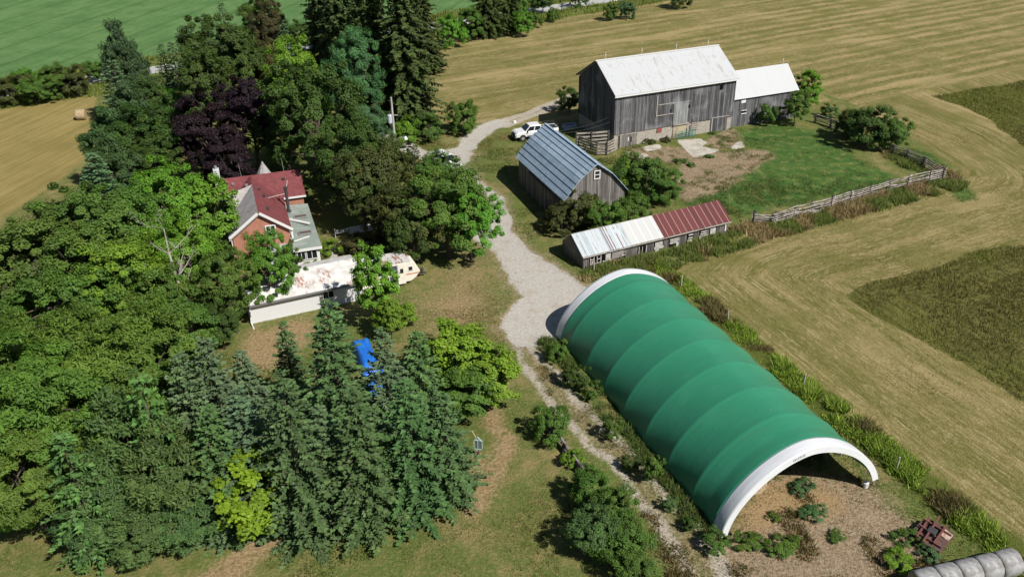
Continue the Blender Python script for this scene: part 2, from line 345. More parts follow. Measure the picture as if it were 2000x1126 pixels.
    crop = t.mix(t.ramp(t.math('ADD', t.math('MULTIPLY', streak, .35), t.math('ADD', t.math('MULTIPLY', n1, .4), t.math('MULTIPLY', n2, .25))), .38, .62), (0.070,0.150,0.048), (0.125,0.215,0.078)); crop = t.mix(t.math('MULTIPLY', t.ramp(t.math('SINE', t.math('MULTIPLY', u, 2*pi/9.0)), .86, .98), .45), crop, (0.05,0.11,0.03))
    c = t.mix(A('crop'), c, crop)
    verge = t.mix(t.ramp(n2, .35, .65), (0.075,0.11,0.022), (0.16,0.17,0.045)); c = t.mix(th(A('verge'), .5, .2), c, verge)
    c = t.mix(th(A('weed'), .5, .2), c, t.mix(n3, (0.05,0.08,0.015), (0.13,0.14,0.03)))
    grav = t.mix(t.ramp(n3, .3, .7), (0.315,0.295,0.265), (0.435,0.41,0.375)); grav = t.mix(t.math('MULTIPLY', t.ramp(n2, .5, .68), .4), grav, (0.29,0.235,0.165))
    grav = t.mix(t.math('MULTIPLY', t.ramp(n4, .56, .7), .35), grav, (0.56,0.53,0.47)); grav = t.mix(t.math('MULTIPLY', t.ramp(t.noise(o, 1.7, 5, .7), .62, .70), .5), grav, (0.15,0.12,0.08))
    c = t.mix(t.math('MULTIPLY', th(A('straw'), .9, .3), .85), c, t.mix(n3, (0.26,0.165,0.075), (0.38,0.275,0.15)))
    c = t.mix(th(A('track'), .6, .14), c, t.mix(t.math('MULTIPLY', t.ramp(n3, .3, .7), .8), (0.33,0.285,0.225), (0.45,0.41,0.345)))
    c = t.mix(th(A('gravel'), .55, .12), c, grav)
    c = t.mix(th(A('conc'), .3, .08), c, t.mix(t.ramp(n2, .4, .65), (0.50,0.47,0.42), (0.36,0.33,0.28)))
    c = t.mix(th(A('road'), .2, .1), c, t.mix(n3, (0.36,0.36,0.36), (0.46,0.46,0.45)))
    nb = t.math('MULTIPLY', t.math('ADD', t.math('MULTIPLY', n4, .6), t.math('MULTIPLY', n3, .8)), t.math('SUBTRACT', 1.0, t.math('MULTIPLY', A('gravel'), .75)))
    t.bump(nb, 0.9, 0.16)
    return t.done(c, 0.95, 0, 0.08)
GROUND = ground_material()
ATT = dict(M); ATT['U'] = U; ATT['V'] = V; ATT['rows'] = strong
CF = (P[FACES[:,0]]+P[FACES[:,2]])/2
def fm(k): return M[k][FACES].mean(1)
cls = np.zeros(len(FACES), int); NAMES = ['ground','hay_field','uncut_field','crop_field','roadside_verge','country_road','barnyard','driveway','concrete_pad','dirt_track']
cls[fm('hay') > .5] = 1; cls[fm('tall') > .5] = 2; cls[fm('crop') > .5] = 3; cls[fm('verge') > .5] = 4; cls[fm('road') > .5] = 5
cls[(fm('lush') > .5) | ((fm('dirt') > .75) & (CF[:,1] > 90))] = 6; cls[fm('gravel') > .5] = 7; cls[(fm('track') > .5) & (cls != 7)] = 9; cls[fm('conc') > .5] = 8
V3 = np.column_stack([P, Z])
for k, nm in enumerate(NAMES):
    F = FACES[cls == k]
    if not len(F): continue
    us, inv = np.unique(F, return_inverse=True)
    me = np_mesh(nm, V3[us], inv.reshape(F.shape), {a: b[us] for a, b in ATT.items()}, mat=GROUND)
    me.polygons.foreach_set('use_smooth', [True]*len(F)); tag(link(nm, me), kind='structure')
# farther land to the horizon, below the sheet
far = MB()
x0, x1, y0, y1 = xs[0], xs[-1], ys[0], ys[-1]
for a, b in (((-3000,y1),(3000,3000)), ((-3000,-3000),(3000,y0)), ((-3000,y0),(x0,y1)), ((x1,y0),(3000,y1))):
    far.add([(a[0],a[1],0),(b[0],a[1],0),(b[0],b[1],0),(a[0],b[1],0)], [(0,1,2,3)])
tag(far.build('distant_fields', surf('distant_fields', (0.11,0.14,0.05), [((0.22,0.19,0.09), .02, .45,.55,1)], 0.95)), kind='structure')

# ------------------------------------------------------------------ grass, weeds: what nobody could count
def tufts(pts, h, col, blades=4, spread=.12, width=.05, lean=.45, seed=0, jit=.25):
    r = np.random.default_rng(seed); n = len(pts)*blades
    base = np.repeat(pts, blades, 0).astype(float); hh = np.repeat(h, blades)*r.uniform(.6,1.15,n); cc = np.repeat(col, blades, 0)
    base[:,:2] += r.normal(0, spread, (n,2)); a = r.uniform(0, 2*pi, n); l = r.uniform(0, lean, n)*hh; a2 = r.uniform(0, 2*pi, n)
    wd = width*r.uniform(.6,1.4,n)
    s = np.stack([np.cos(a)*wd, np.sin(a)*wd, np.zeros(n)], 1)
    tip = base + np.stack([np.cos(a2)*l, np.sin(a2)*l, hh], 1)
    Vv = np.stack([base-s, base+s, tip], 1).reshape(-1,3); Fv = np.arange(n*3).reshape(-1,3)
    cc = cc*(1+r.uniform(-jit, jit, (n,1))); return Vv, Fv, np.repeat(cc, 3, 0)
def scatter(x0, x1, y0, y1, n, seed):
    r = np.random.default_rng(seed); p = np.stack([r.uniform(x0,x1,n), r.uniform(y0,y1,n)], 1)
    w = np.stack([vn(p,3.0,1)-.5, vn(p,3.0,2)-.5], 1)*1.3 + np.stack([vn(p,.9,3)-.5, vn(p,.9,4)-.5], 1)*.6
    return p, masks(p, p+w), r
def pick(r, n, cols):
    cols = np.array(cols); k = r.integers(0, len(cols), n); return cols[k]
def put(name, label, cat, V, F, c, z=-.06):
    V = V.copy(); V[:,2] += z
    tag(link(name, np_mesh(name, V, F, colors=c, mat=GRASSM)), label, cat, kind='stuff')
def z3(p): return np.column_stack([p, np.zeros(len(p))])
BUILDINGS = [poly(q) for q in ()]
# lawn and field edges
p, m, r = scatter(-32, 32, 30, 118, 150000, 3)
k = (m['gravel'] < .3) & (m['conc'] < .3) & (m['hay'] < .5) & (m['tall'] < .5) & (m['crop'] < .5) & (r.uniform(size=len(p)) > m['dirt']*.9) & (vn(p,2.2,12) > .34+.25*m['dry'])
p = p[k]; g = vn(p, 5.5, 5)*.6+vn(p,1.3,6)*.4 - m['dry'][k]*.25
colr = np.where((g > .47)[:,None], pick(r, len(p), [(.075,.10,.022),(.10,.12,.03),(.06,.085,.018)]), pick(r, len(p), [(.22,.17,.07),(.17,.14,.05),(.12,.12,.035)]))
put('short_grass', 'patchy half dry short grass between the farm buildings', 'grass', *tufts(z3(p), np.full(len(p), .17), colr, 3, .13, .035, .8, 1))
# barnyard grass
p, m, r = scatter(20, 54, 86, 124, 30000, 4)
k = (m['lush'] > .45) & (vn(p,1.6,14)*.6+vn(p,.7,15)*.4 > .42); p = p[k]
put('barnyard_grass', 'lush green grass growing in the fenced barnyard', 'grass', *tufts(z3(p), np.full(len(p), .17), pick(r, len(p), [(.075,.165,.04),(.11,.18,.045),(.06,.13,.03),(.16,.17,.06)]), 4, .2, .05, .6, 2))
# stubble rows
p, m, r = scatter(-5, 110, 36, 150, 190000, 5)
k = (m['hay'] > .6) & (m['tall'] < .4) & (r.uniform(size=len(p)) < np.clip(1.25-p[:,1]/130, .15, 1)); p = p[k]
put('hay_stubble', 'straw coloured stubble left in the mown hay rows', 'stubble', *tufts(z3(p), np.full(len(p), .10), pick(r, len(p), [(.33,.26,.13),(.24,.19,.08),(.13,.12,.035),(.10,.10,.028)]), 3, .15, .03, 1.6, 3))
# weeds on the trodden barnyard
p, m, r = scatter(8, 42, 92, 122, 30000, 15)
k = (m['dirt'] > .3) & (m['conc'] < .3) & (m['lush'] < .5) & (m['gravel'] < .3) & (vn(p,1.7,81)*.6+vn(p,.6,82)*.4 > .55); p = p[k]
put('barnyard_weeds', 'patchy weeds on the bare trodden barnyard', 'weeds', *tufts(z3(p), .08+.32*vn(p,1.1,83), pick(r, len(p), [(.11,.17,.04),(.08,.13,.03),(.22,.17,.08),(.15,.15,.05)]), 4, .15, .045, 1.0, 10))
# standing uncut grass
p, m, r = scatter(22, 115, 40, 150, 150000, 6)
k = m['tall'] > .55; p = p[k]; q = vn(p,4,21)
colr = np.where((q > .62)[:,None], pick(r, len(p), [(.15,.175,.035),(.19,.20,.05)]), pick(r, len(p), [(.15,.145,.042),(.12,.128,.033),(.20,.175,.065)]))
put('uncut_grass', 'dark standing grass left uncut in the field', 'grass', *tufts(z3(p), .22+.28*vn(p,2.5,22), colr, 4, .2, .04, .7, 4))
# bright weeds along the shelter's far side
p, m, r = scatter(10, 36, 34, 82, 60000, 8)
dW = line_d(p, WEEDS[0][0]); k = (dW < .55+1.0*vn(p,2.3,31)) & (vn(p,.9,32)*.6+vn(p,2.8,36)*.4 > .40); p = p[k]; dW = dW[k]
hW = (.25+.75*vn(p,1.2,33)**1.3+.25*vn(p,5,37))*np.clip(1.3-dW/1.6, .25, 1)
colr = np.where((vn(p,2.6,34) > .42)[:,None], pick(r, len(p), [(.19,.27,.035),(.15,.23,.03),(.22,.28,.05),(.10,.16,.025)]), pick(r, len(p), [(.14,.11,.05),(.11,.10,.035)]))
put('tall_weeds', 'bright green tall weeds in a strip along the green shelter', 'weeds', *tufts(z3(p), hW, colr*1.25, 6, .2, .055, 1.1, 5))
# rank grass along the rail fence and behind the long shed
FB = poly([(1425,460),(1472,440),(1550,428),(1622,410),(1698,388),(1772,370),(1841,352),(1800,325),(1740,300)])
FB2 = poly([(1155,532),(1240,512),(1330,492),(1425,462)])
p, m, r = scatter(6, 56, 74, 112, 60000, 9)
d1, d2 = line_d(p, FB+np.array([.3,-1.0])), line_d(p, FB2+np.array([.3,-.9])); k = ((d1 < 1.4+vn(p,3,41)) | (d2 < 1.1+1.2*vn(p,2,44))) & (vn(p,1.0,42) > .3); p = p[k]; d2 = d2[k]
colr = np.where(((vn(p,2.6,43) > .52) | ((d2 < 2) & (vn(p,1.7,46) > .4)))[:,None], pick(r, len(p), [(.14,.17,.045),(.11,.14,.035),(.085,.12,.025)]), pick(r, len(p), [(.33,.26,.13),(.20,.15,.07),(.15,.12,.05)]))
put('rank_grass', 'tall dry grass and weeds along the rail fence and the long shed', 'grass', *tufts(z3(p), .35+.6*vn(p,1.7,45), colr*1.25, 5, .18, .05, 1.1, 6))
# shaded weeds along the near side of the shelter
WL = poly([(1092,668),(1160,742),(1235,830),(1320,930),(1398,1030)])
p, m, r = scatter(0, 16, 38, 68, 40000, 12)
d3 = line_d(p, WL+np.array([-.75,-.25])); k = (d3 < .25+.8*vn(p,1.8,71)) & (vn(p,.7,72)*.5+vn(p,2.4,74)*.5 > .45); p = p[k]
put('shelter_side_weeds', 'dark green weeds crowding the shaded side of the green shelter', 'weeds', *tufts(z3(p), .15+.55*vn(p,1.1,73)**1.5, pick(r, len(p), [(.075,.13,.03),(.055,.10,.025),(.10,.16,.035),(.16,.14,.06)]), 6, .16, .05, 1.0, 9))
# weeds of the shelter's mouth, the track and the roadside
p, m, r = scatter(2, 34, 32, 70, 60000, 10)
k = (m['dirt'] > .4) & (m['gravel'] < .35) & (vn(p,1.5,51) > .56); p = p[k]
put('dry_weeds', 'scattered dry weeds on the bare ground by the shelter and the track', 'weeds', *tufts(z3(p), .10+.35*vn(p,1.1,52), pick(r, len(p), [(.24,.17,.075),(.18,.12,.05),(.10,.11,.035),(.07,.09,.025)]), 4, .14, .035, .8, 7))
p, m, r = scatter(-140, 90, 120, 265, 90000, 11)
rc = np.abs((p-road_a)@rn); k = (rc > 3.1) & (rc < 9.0+2*vn(p,4,61)) & (vn(p,1.8,62) > .3); p = p[k]
put('roadside_grass', 'long green grass on the verges of the country road', 'grass', *tufts(z3(p), .5+.7*vn(p,3,63), pick(r, len(p), [(.13,.18,.03),(.16,.20,.04),(.20,.20,.06),(.09,.13,.025)]), 3, .3, .09, .5, 8))

# ------------------------------------------------------------------ farm buildings
BOARD1 = boards('weathered_barn_boards', (0.050,0.050,0.054), (0.125,0.125,0.132), (0.38,0.39,0.41), .26, .6)
BOARD2 = boards('grey_shed_boards', (0.085,0.078,0.072), (0.19,0.18,0.17), (0.40,0.385,0.36), .22, .5)
BOARDL = boards('pale_door_boards', (0.16,0.165,0.17), (0.25,0.26,0.265), (0.45,0.46,0.47), .22, .5)
def stone_mat():
    t = NT('field_stone'); o = t.scale(t.obj(), (2.2,2.2,3.4)); v = t.n('TexVoronoi', i_Vector=o); e = t.n('TexVoronoi', feature='DISTANCE_TO_EDGE', i_Vector=o)
    c = t.mix(t.ramp(t.n('SeparateColor', i_0=v.outputs['Color']).outputs[0], 0, 1), (0.26,0.23,0.20), (0.50,0.46,0.40))
    c = t.mix(t.ramp(e.outputs[0], .0, .10, 1, 0), c, (0.42,0.39,0.34)); t.bump(t.ramp(e.outputs[0], 0, .12), .6, .05); return t.done(c, .95)
STONE = stone_mat()
def whiteroof(name, stain, ribs='x'):
    t = NT(name); o = t.obj(); sp = t.n('SeparateXYZ', i_0=o); x = sp.outputs[0]; y = sp.outputs[1]
    st = t.noise(t.n('CombineXYZ', i_X=t.math('MULTIPLY', x, 1.6), i_Y=t.math('MULTIPLY', y, .35), i_Z=0.0), 1.0, 5, .65)
    big = t.noise(t.scale(o, (.22,.3,.3)), 1.0, 3)
    c = t.mix(t.math('MULTIPLY', t.math('MULTIPLY', t.ramp(st, .52, .66), t.ramp(big, .35, .6)), stain), (0.42,0.435,0.45), (0.28,0.255,0.21))
    c = t.mix(t.math('MULTIPLY', t.ramp(t.noise(t.scale(o, (5,1.2,1)), 1.0, 4), .60, .7), stain*.8), c, (0.25,0.23,0.20))
    fr = t.math('FRACT', t.math('DIVIDE', x, .62)); rib = t.math('LESS_THAN', fr, .09); c = t.mix(t.math('MULTIPLY', rib, .16), c, (0.45,0.46,0.47))
    fy = t.math('FRACT', t.math('DIVIDE', y, 1.83)); c = t.mix(t.math('MULTIPLY', t.math('LESS_THAN', fy, .03), .22), c, (0.4,0.4,0.4))
    t.bump(rib, .35, .03); return t.done(c, .55, 0, .3)
def gable_shell(L, Wd, he, hr, z0, mb, ov=0.0):
    """four walls of a gable building, eave along x; closed prism open underneath"""
    prof = [(0, z0), (Wd, z0), (Wd, he), (Wd/2, hr), (0, he)]
    return mb.prism(prof, 'x', 0, L)

# --- the great timber barn
bn = thing('timber_barn', 'large weathered grey timber barn with a white metal gable roof on a stone foundation', 'barn', (13.646,110.505,0), .389)
bL, bW, bE, bR, bF = 18.39, 10.97, 7.1, 10.3, 1.84
gable_shell(bL, bW-.6, bE-.16+.0, bR-.2, bF, m := MB()); m.v = [(x, y+.3, z) for x,y,z in m.v]; m.build('plank_wall', BOARD1, bn)
MB().box((.12,.42,-.3),(bL-.12,bW-.42,bF+.05)).build('stone_foundation', STONE, bn)
sl = (bR-bE)/(bW/2)
m = MB()
for s in (0, 1):
    y0_, y1_ = (-.05, bW/2) if s == 0 else (bW+.05, bW/2)
    q = [(-.25,y0_,bE),(bL+.25,y0_,bE),(bL+.25,y1_,bR),(-.25,y1_,bR)]
    m.slab(q if s == 0 else q[::-1], .09)
m.build('roof', whiteroof('white_barn_roof', .8), bn)
MB().box((-.3,bW/2-.16,bR-.02),(bL+.3,bW/2+.16,bR+.05)).build('ridge_cap', WHITEP, bn)
MB().box((-.25,-.12,bE-.22),(bL+.25,-.05,bE-.04)).build('eave_trim', WHITEP, bn)
m = MB(); m.slab([(-.27,-.05,bE-.10),(-.27,bW/2,bR-.10),(-.21,bW/2,bR-.10),(-.21,-.05,bE-.10)], .16); m.slab([(-.27,bW/2,bR-.10),(-.27,bW+.05,bE-.10),(-.21,bW+.05,bE-.10),(-.21,bW/2,bR-.10)], .16); m.build('rake_trim', POSTWOOD, bn)
MB().box((8.78,.18,2.06),(11.0,.26,4.86)).build('sliding_door', BOARDL, bn)
MB().box((8.5,.14,4.86),(11.3,.28,4.98)).build('door_track', BOARDL, bn)
h_ = MB().box((6.5,.22,3.62),(8.72,.28,4.95)).build('hatch', BOARD1, bn)
MB().box((6.4,.2,4.95),(8.75,.27,5.04)).box((6.2,.18,3.50),(8.75,.27,3.60)).box((6.15,.20,3.4),(6.27,.27,6.2)).build('hatch_trim', GREYWOOD, bn)
for x_, z_, w_, hh_ in ((15.85,5.85,.42,.62),(11.1,4.0,.22,.4),(8.25,3.75,.2,.45),(10.2,1.98,.1,.1)):
    MB().box((x_,.21,z_),(x_+w_,.29,z_+hh_)).build('board_gap', VOID, bn)
MB().box((8.9,.1,1.86),(11.3,.3,2.0)).build('lintel', GREYWOOD, bn)
MB().box((9.0,.32,.05),(11.2,.40,1.8)).build('doorway', surf('tan_doorway', (0.36,0.31,0.22), [((0.25,0.2,0.14), 1.5, .45,.6,.7)], .9), bn)
MB().box((1.05,.26,0.0),(3.45,.36,1.66)).build('foundation_door', BOARD2, bn)
MB().box((15.15,.26,0.0),(17.5,.36,1.98)).build('foundation_door', BOARD1, bn)
MB().box((15.0,.2,1.98),(17.7,.4,2.06)).box((14.98,.22,0),(15.13,.40,1.98)).build('door_frame', GREYWOOD, bn)
MB().box((.95,.22,1.66),(3.6,.4,1.74)).box((.93,.22,0),(1.05,.4,1.66)).build('door_frame', GREYWOOD, bn)
MB().box((2.1,.235,.75),(2.25,.262,1.25)).build('white_slot', WHITEP, bn); MB().box((2.5,.235,.55),(2.68,.262,1.25)).build('dark_slot', VOID, bn)
MB().box((6.5,.32,1.2),(7.25,.41,1.74)).build('red_shutter', surf('faded_red', (0.24,0.07,0.06), (), .8), bn)
m = MB()
for i in range(4): m.box((11.85,.30,.75+i*.3),(12.95,.39,.89+i*.3))
m.build('louvre', GREYWOOD, bn)
for u_ in (1.2, 6.6, 11.9, 16.9):
    m = MB(); m.tube([(u_,bW/2,bR),(u_,bW/2,bR+.95)], .022, 5); m.tube([(u_,bW/2,bR+.5),(u_,bW/2,bR+.56),(u_,bW/2,bR+.64),(u_,bW/2,bR+.7)], [.02,.07,.07,.02], 8); m.build('lightning_rod', WHITEP, bn)

# --- annex against its right gable
an = thing('barn_annex', 'lower grey board barn annex with a clean white metal roof, joined to the big barn', 'barn', (13.646,110.505,0), .389)
aL0, aL1, aV0, aV1, aE, aR = 18.45, 29.2, .9, 6.7, 3.95, 6.95
m = MB(); m.prism([(aV0,-.2),(aV1,-.2),(aV1,aE-.15),((aV0+aV1)/2,aR-.2),(aV0,aE-.15)], 'x', aL0, aL1); m.build('plank_wall', BOARD1, an)
m = MB(); mv = (aV0+aV1)/2
m.slab([(aL0+.05,aV0-.32,aE),(aL1+.25,aV0-.32,aE),(aL1+.25,mv,aR),(aL0+.05,mv,aR)], .08); m.slab([(aL0+.05,mv,aR),(aL1+.25,mv,aR),(aL1+.25,aV1+.3,aE),(aL0+.05,aV1+.3,aE)], .08)
m.build('roof', whiteroof('white_annex_roof', .12), an)
for x_, z_ in ((20.0,3.25),(20.2,1.75)):
    f_ = MB().box((x_,aV0-.05,z_),(x_+.75,aV0-.003,z_+.42)).build('window', VOID if z_ < 3 else WHITEP, an)
    if z_ < 3: MB().box((x_-.05,aV0-.09,z_-.08),(x_+.85,aV0-.052,z_+.04)).box((x_-.05,aV0-.09,z_+.38),(x_+.85,aV0-.052,z_+.46)).build('frame', WHITEP, f_)
MB().tube([(28.6,mv,aR),(28.6,mv,aR+.9)], .022, 5).tube([(28.6,mv,aR+.45),(28.6,mv,aR+.5),(28.6,mv,aR+.6),(28.6,mv,aR+.66)], [.02,.07,.07,.02], 8).build('lightning_rod', WHITEP, an)

# --- gambrel barn with the blue-grey tin roof
gb = thing('gambrel_barn', 'small gambrel barn with a blue grey tin roof and weathered board gable', 'barn', (5.682,86.348,0), .361)
gW, gL, gE, gK, gR, gv = 7.294, 13.74, 3.5, 5.565, 6.95, 1.752
prof = [(0.12,-.2),(gW-.12,-.2),(gW-.12,gE-.1),(gW-gv,gK-.12),(gW/2,gR-.12),(gv,gK-.12),(.12,gE-.1)]
MB().prism(prof, 'y', .22, gL-.22).build('plank_wall', BOARD2, gb)
def tin():
    t = NT('blue_grey_tin'); o = t.obj(); sp = t.n('SeparateXYZ', i_0=o)
    fy = t.math('FRACT', t.math('DIVIDE', sp.outputs[1], .62)); ln = t.math('LESS_THAN', fy, .07)
    idn = t.n('TexWhiteNoise', noise_dimensions='2D'); t.set(idn.inputs['Vector'], t.n('CombineXYZ', i_X=t.math('FLOOR', t.math('DIVIDE', sp.outputs[1], .62)), i_Y=t.math('FLOOR', t.math('MULTIPLY', sp.outputs[2], 1.9)), i_Z=0.0))
    c = t.mix(idn.outputs[0], (0.25,0.345,0.44), (0.34,0.43,0.52)); c = t.mix(t.math('MULTIPLY', t.ramp(t.noise(o, .9, 4), .5, .7), .5), c, (0.27,0.33,0.40))
    c = t.mix(t.math('MULTIPLY', t.ramp(t.noise(o, 1.3, 4), .66, .72), .6), c, (0.30,0.22,0.17)); c = t.mix(t.math('MULTIPLY', ln, .35), c, (0.07,0.10,0.14))
    t.bump(ln, .3, .02); return t.done(c, .55, 0, .45)
TIN = tin(); m = MB(); seam = surf('tin_seam', (0.06,0.09,0.12), (), .5)
def course(p, q, n, sgn):
    """n overlapping courses of sheet from eave p to top q (x,z), dark lap line at each lower edge"""
    for i in range(n):
        a, b = i/n, (i+1)/n
        A = (p[0]+(q[0]-p[0])*a, p[1]+(q[1]-p[1])*a); B = (p[0]+(q[0]-p[0])*b, p[1]+(q[1]-p[1])*b)
        nx_, nz_ = -(q[1]-p[1])*sgn, (q[0]-p[0])*sgn; l = hypot(nx_, nz_); nx_, nz_ = nx_/l, nz_/l
        A2 = (A[0]+nx_*.05, A[1]+nz_*.05); B2 = (B[0]+nx_*.015, B[1]+nz_*.015)
        qd = [(A2[0],-.15,A2[1]),(A2[0],gL+.15,A2[1]),(B2[0],gL+.15,B2[1]),(B2[0],-.15,B2[1])]
        m.slab(qd[::-1] if sgn > 0 else qd, .06)
        if i: 
            tt = Vector((q[0]-p[0],0,q[1]-p[1])).normalized()*.03
            e = [(A2[0]+nx_*.012-tt.x*.2,-.14,A2[1]+nz_*.012-tt.z*.2),(A2[0]+nx_*.012-tt.x*.2,gL+.14,A2[1]+nz_*.012-tt.z*.2),(A2[0]+nx_*.012+tt.x,gL+.14,A2[1]+nz_*.012+tt.z),(A2[0]+nx_*.012+tt.x,-.14,A2[1]+nz_*.012+tt.z)]
            m.slab(e[::-1] if sgn > 0 else e, .01, 1)
course((-.12,gE-.1),(gv,gK),4,1); course((gv,gK),(gW/2,gR),4,1); course((gW+.12,gE-.1),(gW-gv,gK),4,-1); course((gW-gv,gK),(gW/2,gR),4,-1)
m.build('roof', [TIN, seam], gb)
MB().box((gW/2-.12,-.17,gR+.0),(gW/2+.12,gL+.17,gR+.09)).build('ridge_cap', TIN, gb)
f_ = MB().box((3.5,.16,5.22),(4.06,.225,6.05)).build('gable_window', DARKG, gb)
m = MB()
for b_ in ((3.42,.11,5.14,4.14,.158,5.24),(3.42,.11,6.03,4.14,.158,6.12),(3.42,.11,5.24,3.52,.158,6.03),(4.04,.11,5.24,4.14,.158,6.03),(3.52,.12,5.60,4.04,.158,5.66)): m.box(b_[:3], b_[3:])
m.build('frame', WHITEP, f_)
MB().box((.02,1.2,0),(.10,4.2,2.7)).build('side_door', boards('dark_door_boards', (.05,.045,.04),(.09,.085,.08),(.2,.19,.18),.2,.4), gb)
MB().box((-.02,1.0,2.7),(.10,10.2,2.85)).build('door_track', POSTWOOD, gb)
MB().box((.05,5.0,0),(.11,8.0,2.7)).build('side_door', BOARD2, gb)

# --- the long low shed with patched windows
ls = thing('long_shed', 'long low board shed, half its roof pale tin and half dark red metal', 'shed', (6.952,77.009,0), .449)
sL, sW, sE, sR = 17.71, 4.54, 1.50, 2.98
MB().prism([(.2,-.3),(sW-.2,-.3),(sW-.2,sE-.06),(sW/2,sR-.1),(.2,sE-.06)], 'x', .12, sL-.15).build('plank_wall', boards('dark_shed_boards', (0.06,0.054,0.05),(0.13,0.12,0.112),(0.30,0.29,0.27),.2,.45), ls)
def strip_roof(name, c1, c2, stain, rib, period=.62, amt=.3, bands=()):
    t = NT(name); o = t.obj(); sp = t.n('SeparateXYZ', i_0=o); x = sp.outputs[0]
    sh = t.n('TexWhiteNoise', noise_dimensions='1D', i_W=t.math('FLOOR', t.math('DIVIDE', x, period)))
    c = t.mix(sh.outputs[0], c1, c2)
    st = t.noise(t.n('CombineXYZ', i_X=t.math('MULTIPLY', x, 5.0), i_Y=t.math('MULTIPLY', sp.outputs[1], .5), i_Z=0.0), 1.0, 4, .6)
    c = t.mix(t.math('MULTIPLY', t.ramp(st, .58, .66), amt), c, stain)
    for x_, w_ in bands:
        on_ = t.math('MULTIPLY', t.math('LESS_THAN', t.math('ABSOLUTE', t.math('SUBTRACT', x, x_)), w_), t.ramp(t.noise(t.scale(o, (1,.8,1)), 1.0, 4), .36, .48))
        c = t.mix(t.math('MULTIPLY', on_, .85), c, (0.145,0.05,0.045))
    fr = t.math('FRACT', t.math('DIVIDE', x, period)); rb = t.math('LESS_THAN', fr, .10); c = t.mix(rb, c, rib)
    fine = t.math('LESS_THAN', t.math('FRACT', t.math('DIVIDE', x, .15)), .25); t.bump(t.math('ADD', rb, t.math('MULTIPLY', fine, .5)), .5, .03)
    return t.done(c, .5, .1, .35)
R_TIN = strip_roof('pale_tin_roof', (0.33,0.38,0.41), (0.43,0.475,0.50), (0.20,0.07,0.05), (0.50,0.55,0.58), .7, .75, ((.42,.04),(2.1,.035),(3.15,.06),(3.42,.06),(3.72,.05),(4.55,.06),(5.0,.03)))
R_WHT = strip_roof('white_roof_panel', (0.43,0.435,0.43), (0.47,0.475,0.47), (0.5,0.48,0.42), (0.66,0.66,0.64), .9, .4)
R_RED = strip_roof('dark_red_roof', (0.092,0.026,0.025), (0.122,0.034,0.032), (0.10,0.04,0.03), (0.33,0.19,0.19), .76, .6)
def roofseg(name, x0, x1, mat, dz=0.0):
    m = MB(); m.slab([(x0,-.08,sE+dz),(x1,-.08,sE+dz),(x1,sW/2,sR+dz),(x0,sW/2,sR+dz)], .05); m.slab([(x0,sW/2,sR+dz),(x1,sW/2,sR+dz),(x1,sW+.08,sE+dz),(x0,sW+.08,sE+dz)], .05); return m.build(name, mat, ls)
roofseg('tin_roof', -.08, 5.55, R_TIN); roofseg('white_roof', 5.553, 9.35, R_WHT, .02); roofseg('red_roof', 9.353, sL+.12, R_RED)
m = MB()
for i in range(14):
    x_ = .2+i*.62; m.slab([(x_,sW/2-.02,sR+.06),(x_+.55,sW/2-.02,sR+.06),(x_+.5+.1*sin(i*3),sW/2+.65+.25*sin(i*7.1),sR-.36-.15*sin(i*7.1)),(x_+.03,sW/2+.65+.25*sin(i*5.3),sR-.36-.15*sin(i*5.3))], .03)
m.build('ragged_ridge_boards', GREYWOOD, ls)
m = MB()
m.box((-.06,-.12,sE-.16),(sL+.1,-.082,sE-.03)); m.build('eave_trim', GREYWOOD, ls)
FADED = surf('faded_board', (0.42,0.41,0.39), [((0.28,0.26,0.23), 3.0, .45,.62,.7)], .85)
def win(x0, x1, z0, z1, parts):
    w = MB().box((x0,.13,z0),(x1,.196,z1)).build('window', VOID, ls)
    for i, (a,b,c,d) in enumerate(parts): MB().box((a,.07-.004*i,b),(c,.128-.004*i,d)).build('board', FADED, w)
win(.85,2.1,.38,1.24, [(.85,.36,2.12,.42),(.85,.42,.92,1.1),(1.25,.55,1.33,1.2),(.92,.85,1.3,.92),(1.6,.42,1.68,1.2),(2.02,.30,2.1,1.24),(1.0,.5,1.25,.72),(1.65,.8,2.0,.86)])
win(2.3,3.3,.35,1.2, [(2.3,.34,3.3,.44),(2.62,.44,3.2,1.12)])
win(4.1,4.95,.1,.7, [(4.1,.08,4.8,.16),(4.5,.5,4.95,.58)])
MB().box((3.4,.12,.38),(4.75,.19,1.15)).build('grey_panel', surf('grey_panel', (0.24,0.23,0.22), [((0.17,0.16,0.15),(1,1,9),.4,.6,.8)], .9), ls)
win(6.5,7.45,.25,1.0, [(6.5,.22,6.58,1.0),(7.36,.22,7.44,1.0),(6.9,.3,6.96,.95)])
win(8.4,9.5,.2,1.02, [(8.45,.55,9.35,1.0),(8.35,.26,9.5,.52),(8.5,-.15,8.95,.24)])
win(10.3,11.4,-.05,1.05, [(10.25,.86,11.35,.98),(10.3,.66,11.4,.78),(10.25,.46,11.3,.58),(11.05,-.15,11.35,.45)])
win(12.45,13.2,0,1.08, [(12.55,.55,13.1,.66),(12.45,-.05,13.2,.42),(12.55,.9,13.1,1.02)])
win(14.0,14.95,.15,1.1, [(14.1,.9,14.9,1.0),(14.05,.66,14.9,.76),(13.95,.42,15.0,.54),(13.95,.12,14.4,.36)])
win(15.3,16.15,.4,1.12, [(15.3,.42,16.0,1.06),(15.75,-.2,15.95,.38)])
MB().box((17.2,.08,.4),(17.34,.19,1.3)).build('corner_board', WHITEP, ls)

